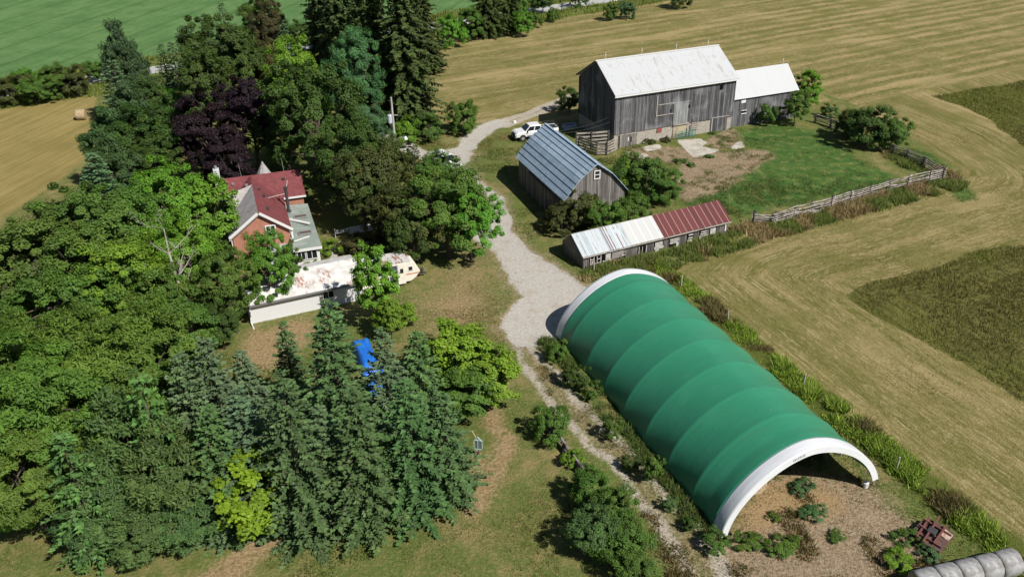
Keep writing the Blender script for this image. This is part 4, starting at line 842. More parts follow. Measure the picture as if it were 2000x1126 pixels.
def wire(label, a, b, sag):
    a, b = Vector(a), Vector(b); pts = [a.lerp(b, i/12)-a-Vector((0,0,sag*4*(i/12)*(1-i/12))) for i in range(13)]
    t = thing('power_line', label, 'wire', a); MB().tube(pts, .022, 5).build('cable', DARKM, t); return t
cb = cos(.389), sin(.389)
def BL(u, v, z): return (13.646+cb[0]*u-cb[1]*v, 110.505+cb[1]*u+cb[0]*v, z)
def GL(u, v, z): return (5.682+cos(.361)*u-sin(.361)*v, 86.348+sin(.361)*u+cos(.361)*v, z)
wire('upper of the two thin cables from the barn gable to the gambrel barn', BL(.05,1.6,3.9), GL(5.2,13.6,5.9), .25)
wire('lower of the two thin cables from the barn gable to the gambrel barn', BL(.05,1.2,3.4), GL(5.6,13.7,5.6), .3)
wire('service cable from the yard pole to the brick house', (pb.x,pb.y,5.0), (HX+L2*cos(HA)-D*sin(HA), HY+L2*sin(HA)+D*cos(HA), 4.4), .5)

# green pipe gate
gt = thing('pipe_gate', 'teal green pipe gate leaning in front of the barn doorway', 'gate', BL(9.1,-.15,0), .389)
for x0_, x1_, nm in ((0,2.15,'gate_panel'),(2.25,3.15,'gate_panel')):
    m = MB()
    for k in range(5): m.tube([(x0_,0,.12+k*.22),(x1_,0,.12+k*.22)], .032, 6)
    for x_ in (x0_,(x0_+x1_)/2,x1_): m.tube([(x_,0,.05),(x_,0,1.06)], .035, 6)
    m.build(nm, surf('teal_paint', (.025,.16,.14), (), .5), gt)
MB().bar((2.2,.05,-.2),(2.2,.05,1.6), .14).build('post', POSTWOOD, gt)

# bales, implement, tarp pile, odds and ends
HAYM = surf('baled_hay', (0.40,0.31,0.19), [((0.26,0.19,0.11), (6,6,6), .4,.62,.8)], .95, (14,.6,.05))
def bale(name, label, pos, yaw, r=.75, L=1.3, mats=None, group=None):
    t = thing(name, label, 'bale', pos, yaw, group); m = MB(); n = 28
    prof = [(-L/2,r*.86),(-L/2+.05,r*.965),(-L*.36,r),(0,r*1.005),(L*.36,r),(L/2-.05,r*.965),(L/2,r*.86)]
    rr = random.Random(int(pos[0]*10)); lump = [1+rr.uniform(-.02,.02) for _ in range(n)]
    V = [(x, q*cos(2*pi*i/n)*lump[i], r*.96+q*sin(2*pi*i/n)*lump[i]) for x, q in prof for i in range(n)]
    F = [(k*n+i,k*n+(i+1)%n,(k+1)*n+(i+1)%n,(k+1)*n+i) for k in range(6) for i in range(n)]
    m.add(V, F); m.build('bale_roll', mats or HAYM, t, smooth=True)
    for s, x in ((-1,-L/2),(1,L/2)):
        e = MB(); rings = [r*.86,r*.6,r*.4,r*.2]; V = [(x+s*(.012*(k%2)+.004*k), q*cos(2*pi*i/n), r*.96+q*sin(2*pi*i/n)) for k, q in enumerate(rings) for i in range(n)]+[(x+s*.02,0,r*.96)]
        F = [(k*n+i,k*n+(i+1)%n,(k+1)*n+(i+1)%n,(k+1)*n+i) for k in range(3) for i in range(n)]+[(3*n+i,3*n+(i+1)%n,4*n) for i in range(n)]
        e.add(V, F if s < 0 else [f[::-1] for f in F]); e.build('end_face', HAYM, t)
    return t
p = gp(160,233); bale('round_bale', 'single round straw bale in the mown field at the left', (p.x,p.y,0), .15)
WRAP = surf('weathered_bale_wrap', (0.27,0.27,0.275), [((0.16,0.155,0.15), (1.4,3,3), .42,.62,.8), ((0.38,0.38,0.39), 2.3, .52,.68,.7), ((.2,.15,.10), (2,2,2), .62,.72,.6)], .8, (12,.35,.04))
e0, e1 = gp(1968,1082,1.5), gp(1848,1112,1.5); bd = Vector((e1.x-e0.x, e1.y-e0.y, 0)).normalized(); by = atan2(bd.y, bd.x)
for i, lb in enumerate(('weathered grey round bale at the right end of the row', 'second weathered round bale from the right end of the row', 'third weathered round bale from the right, in the bottom corner', 'fourth weathered round bale from the right, half out of the picture', 'fifth weathered round bale at the shaded left end of the row')):
    c_ = Vector((e0.x,e0.y,0))+bd*(i*1.38-.1)+Vector((0,.02*i,0)); bale('round_bale', lb, (c_.x,c_.y,-.02), by+.02*(-1)**i, .80, 1.32, WRAP, 'row of round bales in the bottom corner')
p = gp(1818,1052); im = thing('rotary_mower', 'rusty red mower deck abandoned in the weeds below the shelter', 'farm implement', (p.x,p.y,0), .75)
RUST = surf('rusty_steel', (0.085,0.045,0.036), [((0.17,0.10,0.08), 3.0, .45,.65,.8), ((0.07,0.05,0.05), 1.7, .5,.65,.8)], .8)
MB().prism([(-1.1,-.95),(.9,-1.0),(1.2,-.5),(1.2,.6),(.7,1.0),(-.6,1.05),(-1.15,.5)], 'z', .25, .42).build('deck', RUST, im, bevel=.03)
MB().box((-1.1,-.95,.05),(.9,-.88,.25)).box((-1.12,-.9,.05),(-1.05,.5,.25)).build('skirt', RUST, im)
REDR = surf('faded_red_steel', (0.15,0.058,0.046), [((0.12,0.06,0.05), 4.0, .45,.6,.8)], .7)
for a_, b_ in (((-1.3,.05,.62),(1.5,.25,.72)),((-.9,-.45,.6),(1.1,-.35,.6)),((-.2,-.4,.5),(.0,.9,.62)),((.6,-.9,.5),(.7,.9,.6)),((-.8,-.9,.5),(-.6,.8,.5)),((-1.0,.55,.5),(1.1,.7,.55))): MB().bar(a_, b_, .10, .12).build('frame_bar', REDR, im)
MB().box((-.3,-.2,.42),(.25,.3,.75)).build('gearbox', DARKM, im, bevel=.03)
MB().slab([(.1,-.95,.46),(.8,-.95,.46),(.95,-.35,.5),(.2,-.3,.5)], .03).build('pale_cover', surf('pale_rusty_cover', (.42,.34,.28), [((.25,.12,.08),2.5,.45,.6,.8)], .7), im)
p = gp(934,893); fr_ = thing('hose_reel', 'pale green metal reel frame on a rusty stand at the edge of the spruces', 'reel', (p.x,p.y,0), -.2)
m = MB(); hexa = [(.34*cos(pi/3*i+pi/6), .05, 1.15+.62*sin(pi/3*i+pi/6)) for i in range(6)]; m.tube(hexa+[hexa[0]], .06, 6); m.build('hex_frame', surf('pale_green_paint', (.28,.38,.33), [((.18,.25,.22),4,.45,.6,.7)], .6), fr_)
MB().box((-.2,.02,.78),(.2,.10,1.5)).build('panel', surf('slate_panel', (.10,.14,.16), (), .5), fr_)
MB().box((-.24,-.02,.72),(.24,.13,.78)).box((-.24,-.02,1.5),(.24,.13,1.56)).box((-.025,-.02,.78),(.025,.0,1.5)).build('panel_trim', surf('pale_trim', (.35,.42,.38), (), .6), fr_)
MB().tube([(0,.05,.6),(0,.05,0)], .09, 8).bar((-.25,.05,.0),(.25,.05,.03), .1).build('stand', RUST, fr_)
MB().tube([(-.1,.05,1.7),(-.45,.3,2.1)], .03, 5).build('handle', surf('pale_wood', (.4,.35,.25), (), .8), fr_)
TARP = surf('blue_tarp', (0.015,0.13,0.52), [((0.02,0.20,0.66), 1.5, .45,.65,.7), ((0.01,0.07,0.30), 3.0, .55,.7,.6)], .5, (3,.5,.1))
def tarp_pile(label, c0, c1, wd, h):
    a, b = gp(*c0, h), gp(*c1, h); d = b-a; L = hypot(d.x, d.y); t = thing('tarp_covered_pile', label, 'tarp', ((a.x+b.x)/2,(a.y+b.y)/2,0), atan2(d.y, d.x)); V = []; nx_, ny_ = 22, 16
    for j in range(ny_+1):
        for i in range(nx_+1):
            u_, v_ = i/nx_*2-1, j/ny_*2-1; e = max(abs(u_)**6, abs(v_)**6); z_ = h*(1-e*.97)+.18*mnoise.noise(Vector((u_*2.2+label.__len__(), v_*2.2, 0)))*(1-e); V.append((u_*(L/2+.4)*(1+.06*e), v_*wd/2*(1+.12*e), max(z_, .02)))
    F = [(j*(nx_+1)+i, j*(nx_+1)+i+1, (j+1)*(nx_+1)+i+1, (j+1)*(nx_+1)+i) for j in range(ny_) for i in range(nx_)]
    m = MB(); m.add(V, F); m.add([V[0], V[nx_], V[-1], V[-1-nx_]], [(0,3,2,1)]); m.build('tarp', TARP, t, smooth=True)
    MB().box((-L*.35,-wd*.3,0),(L*.35,wd*.3,h*.5)).build('stacked_wood', GREYWOOD, t)
tarp_pile('bright blue tarp over a pile beside the spruces', (702,657), (726,708), 1.6, 1.0)
tarp_pile('smaller blue tarp covered pile hidden deeper among the spruces', (715,752), (745,742), 1.3, .9)
# garden bits by the house
p = gp(656,466); wt = thing('garden_bed_wall', 'low white panel enclosure with a dark red end in the garden', 'garden wall', (p.x,p.y,0), .36)
MB().box((.0,.0,.55),(1.5,.07,.95)).build('lattice', GALV, wt); MB().box((1.55,-.02,.25),(4.1,.06,1.05)).build('white_panel', WHITEP, wt); MB().box((4.15,-.02,.25),(5.0,.06,1.05)).build('red_panel', surf('maroon_panel', (.16,.03,.04), (), .6), wt)
for x_ in (0,1.5,4.1,5.0): MB().box((x_-.04,.06,0),(x_+.04,.14,1.1)).build('post', GREYWOOD, wt)
p = gp(670,474); bb = thing('lumber_piece', 'short pale plank lying in the dry garden', 'plank', (p.x,p.y,.0), .3); MB().box((-.5,-.16,.0),(.5,.16,.14)).build('plank', surf('pale_lumber', (.55,.47,.32), [((.4,.33,.22),(1,6,6),.45,.6,.7)], .8), bb, bevel=.02); MB().box((-.45,-.12,.142),(.45,.12,.16)).build('board', surf('pale_lumber_top', (.58,.5,.36), (), .8), bb)
pw_ = [gp(*q) for q in ((645,478),(653,489),(654,500),(646,512),(636,520))]; m = MB()
for a, b in zip(pw_[:-1], pw_[1:]):
    d = (b-a); n_ = Vector((-d.y, d.x, 0)).normalized()*.3
    for k in range(3):
        p0, p1 = a+d*(k/3+.03), a+d*((k+1)/3-.03); m.slab([p0-n_+Vector((0,0,.13)), p1-n_+Vector((0,0,.13)), p1+n_+Vector((0,0,.13)), p0+n_+Vector((0,0,.13))][::1], .12)
tag(m.build('garden_path', CONC), kind='structure')
p = gp(1112,243,.6); tk = thing('water_trough', 'pale bluish trough in the deep shade beside the barn gable', 'trough', (p.x,p.y,0), .39)
TK = surf('pale_blue_grey', (.35,.42,.55), [((.25,.3,.38),2,.45,.6,.6)], .6)
MB().box((-.9,-.45,.05),(.9,-.39,.65)).box((-.9,.39,.05),(.9,.45,.65)).box((-.9,-.39,.05),(-.84,.39,.65)).box((.84,-.39,.05),(.9,.39,.65)).box((-.84,-.39,.05),(.84,.39,.12)).build('tub', TK, tk); MB().box((-.84,-.39,.42),(.84,.39,.46)).build('water', DARKG, tk)
p = gp(1005,233,.5); ct = thing('stock_tank_lid', 'small white tub upside down in the weeds behind the pickup truck', 'tub', (p.x,p.y,0), 0); MB().tube([(0,0,0),(0,0,.22),(0,0,.28)], [.26,.24,.2], 14).build('tub', WHITEP, ct); MB().tube([(0,0,.03),(0,0,.06)], .29, 14).build('rim', WHITEP, ct)
p = gp(1690,951); bk = thing('white_bucket', 'white bucket in the weeds inside the right side of the shelter mouth', 'bucket', (p.x,p.y,0), 0); MB().tube([(0,0,0),(0,0,.42)], [.15,.19], 14).build('bucket_body', WHITEP, bk); MB().tube([(-.19,0,.40),(-.1,.05,.55),(.1,.05,.55),(.19,0,.40)], .012, 5).build('handle', GALV, bk)
c_ = Vector((12.829,41.077,0)); tt = Vector((cos(.363), sin(.363), 0)); nn = Vector((-sin(.363), cos(.363), 0))
q = c_+tt*4.4+nn*3.0; jb = bale('round_bale', 'brown bale standing in the shadow inside the shelter', (q.x,q.y,0), 1.9, .7, 1.2)

# ------------------------------------------------------------------ trees: each a trunk with limbs and a crown of leaves
def quads(cs, ax, nr, Ls, Ws, fold=.15):
    cs, ax, nr = map(np.asarray, (cs, ax, nr)); ax = ax/np.linalg.norm(ax,axis=1,keepdims=True)
    sd = np.cross(nr, ax); sd /= np.linalg.norm(sd,axis=1,keepdims=True)+1e-9; nn = np.cross(ax, sd)
    L = np.asarray(Ls)[:,None]; Wd = np.asarray(Ws)[:,None]
    V = np.stack([cs-ax*L*.5, cs+sd*Wd*.5+nn*Wd*fold-ax*L*.05, cs+ax*L*.5, cs-sd*Wd*.5+nn*Wd*fold-ax*L*.05], 1).reshape(-1,3)
    return V, np.arange(len(V)).reshape(-1,4)
def crown_mesh(name, c, a, n, L, Wd, v, w, mat, fold=.15):
    V, F = quads(c, a, n, L, Wd, fold); return np_mesh(name, V, F, {'v': np.repeat(np.clip(v,0,1),4), 'w': np.repeat(np.clip(w,0,1),4)}, mat=mat)
def unit(r, n): x = r.normal(size=(n,3)); return x/np.linalg.norm(x,axis=1,keepdims=True)
def broadleaf(seed, h=10., R=4., zlo=.22, nc=150, per=150, leaf=(.30,.20), shape=1.0, clump=(.65,1.15), droop=.25, flat=.7, brown=.05, lump=.45, trunk_r=.24, long=1.0, open_=.0):
    """crown radius R, height h: leaf clumps carried by limbs; shape >1 broad low, <1 pointed"""
    r = np.random.default_rng(seed); z0 = zlo*h; cz = (h+z0)/2; rz = (h-z0)/2
    dirs = unit(r, nc*2); dirs = dirs[dirs[:,2] > -.75][:nc]; nc = len(dirs)
    lobes = unit(r, 7); lob = np.max(dirs@lobes.T, 1); amp = 1-lump+lump*np.clip((lob-.35)/.6, 0, 1)
    rad = amp*(1-.55*r.uniform(size=nc)**2.2); rad *= r.uniform(.82,1.06,nc)
    C_ = np.stack([dirs[:,0]*R, dirs[:,1]*R, dirs[:,2]*rz], 1)*rad[:,None]
    tz = np.clip((C_[:,2]+rz)/(2*rz), 0, 1); wid = 1-np.clip(tz-.45,0,1)*(1-shape)*1.4; C_[:,:2] *= wid[:,None]; C_[:,2] += cz
    cr = r.uniform(*clump, nc); cn = dirs+np.array([0,0,.35]); cn /= np.linalg.norm(cn,axis=1,keepdims=True)
    k = np.repeat(np.arange(nc), per); N = len(k); d = unit(r, N); d = d*.75+cn[k]*.55; q = r.uniform(size=N)**.45
    pos = C_[k]+d*(cr[k]*q)[:,None]*np.array([1,1,flat])
    keep = r.uniform(size=N) > open_; pos, d, k = pos[keep], d[keep], k[keep]; N = len(k)
    nr = d*.55+cn[k]*.3+np.array([0,0,.45])+unit(r,N)*.55; out = C_[k]-np.array([0,0,cz]); out /= np.linalg.norm(out,axis=1,keepdims=True)+1e-6
    ax = np.cross(unit(r,N), nr); ax = ax/np.linalg.norm(ax,axis=1,keepdims=True)*(1-.5*min(long-1,1))+out*.5*(long-1)+np.array([0,0,-droop])
    v = np.repeat(r.uniform(.1,.9,nc),per)[keep]*.55+r.uniform(0,1,N)*.45; w = (r.uniform(size=N) < brown)*r.uniform(.4,1,N)+(np.repeat(r.uniform(size=nc),per)[keep] < brown*.8)*.5
    L = leaf[0]*r.uniform(.7,1.3,N); me = crown_mesh('crown', pos, ax, nr, L, leaf[1]*r.uniform(.7,1.3,N), v, w, LEAF)
    tb = MB(); top = Vector((r.normal(0,.15*R*.3), r.normal(0,.15*R*.3), z0+(h-z0)*.55))
    tb.tube([(0,0,-.3),(0,0,.3),(top.x*.3,top.y*.3,z0*.9+.2),tuple(top)], [trunk_r*1.25,trunk_r,trunk_r*.8,trunk_r*.3], 8)
    for i in r.permutation(nc)[:26]:
        e = Vector(C_[i]); b = Vector((top.x*.3,top.y*.3,z0*.7)).lerp(top, r.uniform(.1,.9)); mid = b.lerp(e,.5)+Vector((0,0,r.uniform(-.1,.35)))
        tb.tube([b, mid, e], [trunk_r*.38, trunk_r*.22, .02], 5, cap=False)
    return me, tb, h, R
def spruce(seed, h=12., R=3.2, droop=.35, whorl=.42, nb=7, needle=(.36,.17), hang=0.0, trunk_r=.2, gap=.0, tier=.18, bare=.0, pw=.78):
    r = random.Random(seed); c, a, nn, L, Wd, v, w = [],[],[],[],[],[],[]; tb = MB(); tb.tube([(0,0,-.3),(0,0,h*.5),(0,0,h-.1)], [trunk_r,trunk_r*.6,.02], 7)
    z = .35; ph = 0
    while z < h-.15:
        f = z/h; Rz = R*(1-f)**pw*r.uniform(.86,1.1)+.15; n = max(5, int(nb*(1-.3*f)))
        ph += r.uniform(.3,.9); bv = r.uniform(.2,.8)
        for i in range(n):
            if r.random() < gap: continue
            az = ph+2*pi*i/n+r.uniform(-.25,.25); lb = Rz*r.uniform(1-tier*1.6,1+tier*.6); dx, dy = cos(az), sin(az)
            up = .45*f-droop*.3+r.uniform(-.12,.1); vv = bv*.4+r.uniform(0,.6); steps = max(2, int(lb/.24)); px_, py_ = -dy, dx
            z_b = z+r.uniform(-.2,.2); dead = r.random() < bare
            if lb > 1.2 and (dead or i % 3 == 0): tb.tube([(0,0,z_b),(dx*lb*.55,dy*lb*.55,z_b+up*lb*.55-droop*.12*lb),(dx*lb*.95,dy*lb*.95,z_b+up*lb*.95-droop*.2*lb)], [.045,.03,.012], 4, cap=False)
            if dead: continue
            for k in range(1, steps+1):
                s = k/steps; x = dx*lb*s; y = dy*lb*s; zz = z_b+up*lb*s-droop*lb*s*s*.45+droop*.18*lb*s**4
                if s < .22 and f < .75: continue
                tl = (.20+.42*lb*(1-s)*.55)*r.uniform(.7,1.2); tl = min(tl, .95)
                for sg in (-1, 0, 1):
                    if sg == 0 and k < steps and r.random() < .45: continue
                    ca_, sa_ = (dx*.75+px_*sg*.75, dy*.75+py_*sg*.75) if sg else (dx, dy)
                    m = max(1, int(tl/.17)) if sg else 1
                    for j in range(m):
                        e = (j+.5)/m*tl; jz = r.uniform(-.05,.05)-droop*.25*e
                        c.append((x+ca_*e+r.uniform(-.05,.05), y+sa_*e+r.uniform(-.05,.05), zz+jz)); a.append((ca_+r.uniform(-.35,.35), sa_+r.uniform(-.35,.35), r.uniform(-.15,.45)-droop*.3))
                        nn.append((r.uniform(-.7,.7)+dx*.25, r.uniform(-.7,.7)+dy*.25, 1.0)); L.append(needle[0]*r.uniform(.75,1.3)); Wd.append(needle[1]*r.uniform(.7,1.5)); v.append(vv*.6+r.uniform(0,.25)+.25*(s > .8)); w.append(.35 if r.random() < .03 else 0)
                        if hang and r.random() < hang:
                            hl = r.uniform(.3,.6); c.append((x+ca_*e, y+sa_*e, zz+jz-hl*.45)); a.append((r.uniform(-.25,.25), r.uniform(-.25,.25), -1)); nn.append((dx+r.uniform(-.5,.5), dy+r.uniform(-.5,.5), .3)); L.append(hl); Wd.append(needle[1]*1.3); v.append(vv*.7+r.uniform(0,.2)); w.append(0)
        z += whorl*(1-.35*f)*r.uniform(.8,1.2)
    for j in range(10): c.append((r.uniform(-.04,.04), r.uniform(-.04,.04), h-.5+j*.06)); a.append((r.uniform(-.3,.3), r.uniform(-.3,.3), 1)); nn.append((r.uniform(-1,1), r.uniform(-1,1), .2)); L.append(.28); Wd.append(.09); v.append(.7); w.append(0)
    return crown_mesh('crown', c, a, nn, L, Wd, v, w, NEEDLE, .1), tb, h, R
def snag(seed, h=9., R=2.2):
    r = random.Random(seed); tb = MB()
    def grow(p, d, L, rad, lev):
        pts = [p]; q = p.copy(); dd = d.copy(); n = 5
        for i in range(n):
            dd = (dd+Vector((r.uniform(-.16,.16), r.uniform(-.16,.16), r.uniform(-.05,.12)))).normalized(); q = q+dd*L/n; pts.append(q.copy())
        tb.tube(pts, [rad*(1-.8*i/n) for i in range(n+1)], 6 if lev < 2 else 4, cap=False)
        if lev >= 3: return
        for _ in range((9, 7, 5)[lev]):
            i = r.randint(1, n); b = pts[i]; az = r.uniform(0, 2*pi); nd = (dd*.5+Vector((cos(az), sin(az), r.uniform(-.1,.5)))*.8).normalized()
            grow(b, nd, L*r.uniform(.17,.34), max(rad*(1-.8*i/n)*.6,.012), lev+1)
    grow(Vector((0,0,-.2)), Vector((.05,0,1)).normalized(), h, .22, 0); return tb
PROTO = {}
def proto(key):
    if key not in PROTO:
        k, s = key[:-1], int(key[-1])
        if k == 'maple': g = broadleaf(100+s, 11, 4.4, .14, 150, 270, (.215,.15), 1.05, (.38,1.2), lump=.5, brown=.02)
        elif k == 'ash': g = broadleaf(200+s, 12, 5.0, .15, 150, 280, (.34,.10), 1.1, (.6,1.4), droop=.45, flat=.55, long=1.6, lump=.5, brown=.01)
        elif k == 'birch': g = broadleaf(300+s, 9, 2.7, .08, 110, 120, (.25,.18), .75, (.45,.85), lump=.45, brown=.02, trunk_r=.13, open_=.05)
        elif k == 'oak': g = broadleaf(400+s, 10, 4.4, .16, 150, 210, (.22,.15), 1.0, (.35,1.05), lump=.5, brown=.10, open_=.1)
        elif k == 'shrub': g = broadleaf(500+s, 3, 1.7, .02, 60, 170, (.16,.10), .95, (.25,.6), lump=.55, brown=.03, trunk_r=.05)
        elif k == 'bigshrub': g = broadleaf(600+s, 5, 3.0, .0, 120, 220, (.17,.115), 1.05, (.35,.85), lump=.5, brown=.02, trunk_r=.08)
        elif k == 'weed': g = broadleaf(650+s, 1.0, 1.1, .0, 45, 150, (.13,.05), 1.1, (.15,.38), lump=.6, brown=.05, trunk_r=.02, long=1.5, flat=.6)
        elif k == 'cedar': g = broadleaf(700+s, 10, 2.9, .03, 170, 130, (.34,.10), .45, (.45,.9), droop=-.35, flat=.8, long=1.5, lump=.35, brown=.04, trunk_r=.18)
        elif k == 'spruce': g = spruce(800+s, 12, 3.2, .40, .45, 9, (.34,.185), tier=.22)
        elif k == 'bluespruce': g = spruce(850+s, 10, 2.2, .18, .42, 9, (.34,.17), tier=.12)
        elif k == 'norway': g = spruce(900+s, 22, 5.0, .72, .74, 11, (.54,.28), hang=.5, trunk_r=.35, tier=.24, pw=.62)
        elif k == 'oldspruce': g = spruce(950+s, 9, 2.3, .6, .45, 7, (.34,.15), gap=.15, bare=.22, hang=.2)
        me, tb, h, R = g
        tr_ = tb.build('trunk', BARK); tme = tr_.data; bpy.data.objects.remove(tr_); PROTO[key] = (me, tme, h, R)
    return PROTO[key]
COL = dict(dk=(.036,.066,.018), mid=(.054,.100,.024), br=(.068,.155,.024), yg=(.088,.158,.022), yel=(.098,.158,.016), yg2=(.100,.165,.022), blu=(.055,.092,.058), dblu=(.034,.062,.036), spr=(.040,.076,.036), dspr=(.030,.046,.016), nor=(.060,.088,.028),
           pur=(.026,.014,.022), olv=(.052,.096,.038), loc=(.050,.105,.058), brn=(.070,.070,.026), odk=(.048,.058,.022), ash=(.060,.108,.022), lim=(.078,.160,.022))
for k_ in ('dk','mid','br','yg','blu','spr','olv','ash','lim','odk','loc','yel','dblu','yg2'): COL[k_] = tuple(v*f for v, f in zip(COL[k_], (1.62,1.58,1.25)))
TREE_RNG = random.Random(5)
def tree(kind, px, py, h, R, col, label, name=None, cat=None, group=None, at_top=True):
    me, tme, h0, R0 = proto(kind); b = gp(px, py, (h*.98 if kind[:-1] in ('spruce','bluespruce','norway','oldspruce') else h*.91) if at_top else 0)
    k = kind[:-1]; nm = name or {'maple':'leafy_tree','ash':'leafy_tree','birch':'leafy_tree','oak':'leafy_tree','shrub':'shrub','bigshrub':'shrub','cedar':'cedar_tree','spruce':'spruce_tree','bluespruce':'spruce_tree','norway':'spruce_tree','oldspruce':'spruce_tree'}[k]
    t = thing(nm, label, cat or ('shrub' if 'shrub' in nm else 'tree'), (b.x, b.y, 0), TREE_RNG.uniform(0, 2*pi), group)
    t.scale = (R/R0, R/R0*TREE_RNG.uniform(.93,1.07), h/h0)
    c = link('crown', me, t); c.color = (*[v*TREE_RNG.uniform(.92,1.08) for v in COL[col]], 1); link('trunk', tme, t); return t
G1, G2, G3, G4, G5 = 'spruces of the front grove', 'leafy trees at the left', 'trees behind the farmhouse', 'tall spruces by the road', 'bushes along the country road'
T = tree
# the front grove of spruces
for a in [
 ('spruce0',637,592,13,3.7,'spr','tallest bluish spruce in front of the white outbuilding'), ('spruce1',553,632,8,2.1,'spr','slim small spruce at the edge of the dry lawn below the white siding'),
 ('spruce2',745,648,10.5,2.9,'blu','spruce just right of the blue tarp'), ('spruce1',812,652,9.5,2.9,'olv','spruce with yellowish tips on the right of the grove'),
 ('spruce2',548,735,12,3.5,'spr','wide dark spruce left of centre in the front grove'), ('spruce0',690,765,10.5,3.3,'spr','spruce in the middle of the front grove below the blue tarp'),
 ('spruce1',790,752,10,3.3,'spr','dense spruce below the yellow tipped one'), ('spruce0',862,775,8.2,2.9,'spr','rightmost spruce of the grove, beside the green reel frame'),
 ('spruce1',622,800,8.5,3.0,'blu','blue green spruce at the front edge of the grove'), ('spruce2',398,664,11,3.0,'blu','bluish spruce below the dead tree'),
 ('spruce0',348,690,11,3.0,'blu','silvery spruce left of the bluish one below the dead tree'), ('oldspruce0',268,726,12,2.7,'olv','thin spruce with drooping yellow green tips'),
 ('oldspruce1',118,850,9.5,2.6,'olv','ragged half bare spruce at the lower left'), ('spruce2',462,765,10,3.2,'blu','spruce above the bright yellow tree'),
 ('spruce1',405,800,9.5,3.0,'spr','spruce left of the bright yellow tree'), ('spruce0',748,830,6.5,2.5,'dblu','dark low spruce near the bottom right of the grove'),
 ('spruce2',575,840,7,2.6,'blu','low spruce between the yellow tree and the front edge'), ('spruce1',470,690,9,2.6,'blu','spruce beside the dry grass left of the small slim one')]: T(*a, group=G1)
for a in [('cedar0',218,790,9.5,3.2,'olv','broad olive cedar between the ragged spruce and the thin spruce'), ('cedar1',300,850,8.5,3.0,'olv','olive cedar left of the bright yellow tree'),
 ('cedar0',180,910,6.5,2.8,'olv','low olive cedar behind the ragged spruce'), ('cedar1',335,905,5.5,2.5,'olv','small olive cedar at the bottom edge of the grove'), ('cedar0',235,925,5,2.4,'spr','small dark cedar at the lower left edge of the grove'), ('cedar0',262,985,4.2,2.4,'olv','low spreading cedar at the bottom of the lower left grove'), ('cedar1',350,975,4.2,2.4,'olv','low cedar to the lower left of the yellow green tree'), ('cedar1',165,985,4.0,2.2,'spr','low dark cedar at the foot of the ragged spruce'), ('spruce1',425,925,5.0,2.3,'blu','small bluish spruce under the yellow green tree')]: T(*a, group='cedars of the front grove')
T('birch0',480,866,6.8,3.3,'yel','bright yellow green young tree at the front of the spruces'); T('birch1',885,640,7,2.9,'yg2','yellow green tree on the right end of the spruce grove')
T('birch2',955,690,5.2,2.3,'yg2','open yellow green tree leaning towards the drive'); T('birch0',915,720,4.6,2.2,'mid','green small tree under the yellow green ones')
T('shrub0',752,940,2.4,1.5,'lim','round bright shrub at the foot of the grove'); T('shrub1',812,925,2.6,1.5,'mid','dark green round shrub next to the bright one'); T('shrub2',655,955,1.5,1.4,'mid','low green shrub at the front edge of the spruces')
T('shrub0',880,900,2.0,1.3,'mid','small shrub just left of the reel frame')
# leafy trees on the left
for a in [('ash0',110,588,13,5.4,'ash','big feathery bright green tree at the left edge'), ('ash1',245,625,12,4.6,'ash','feathery green tree right of the big one'), ('ash2',30,690,12,5.2,'ash','feathery tree cut by the left picture edge'),
 ('ash0',190,712,10.5,4.2,'ash','lower feathery tree above the olive cedar'), ('ash1',310,675,9,3.4,'ash','small feathery tree left of the silvery spruce'), ('ash2',15,830,9,4.0,'ash','feathery tree above the ragged spruce at the edge'), ('shrub0',15,925,4,2.6,'lim','bright green shrub in the lower left corner'),
 ('maple0',150,378,12.5,5.2,'mid','wide green tree bordering the mown field at the left'), ('maple1',35,432,12,5.2,'mid','green tree at the left edge below the mown field'), ('maple2',232,372,11,4.2,'mid','green tree between the wide one and the tall bright one'),
 ('oak0',90,510,11.5,4.6,'mid','darker green tree in the middle of the left edge'), ('maple1',212,478,10.5,4.2,'yg','yellow green rounded tree in the left grove'), ('maple0',308,332,11.5,4.0,'lim','tall bright green tree left of the house'),
 ('birch0',395,350,10,2.8,'lim','bright green tree touching the house roof on its left'), ('maple2',335,430,9.5,3.4,'lim','bright green tree behind the dead tree'), ('oak1',285,520,9,3.4,'mid','green tree left of the dead tree'), ('maple1',345,585,7.5,2.8,'mid','low green tree at the foot of the dead tree'),
 ('maple0',428,494,8.5,2.7,'mid','green tree right of the dead tree'), ('oak2',160,455,11,4.2,'mid','green tree under the wide one at the field edge'), ('maple2',420,590,5,2.0,'dk','dark bushy tree at the corner of the white outbuilding')]: T(*a, group=G2)
T('maple1',512,460,8.4,2.5,'br','green tree standing in front of the brick gable'); T('birch1',562,478,6.0,1.2,'mid','side crown of green leaves before the house porch')
T('birch2',724,487,8.6,1.9,'lim','slender green tree between the white outbuilding and the camper'); T('birch0',758,585,4.6,1.3,'yg','thin yellow green tree in front of the camper'); T('shrub2',775,592,2.4,1.6,'yg','light green brush below the camper')
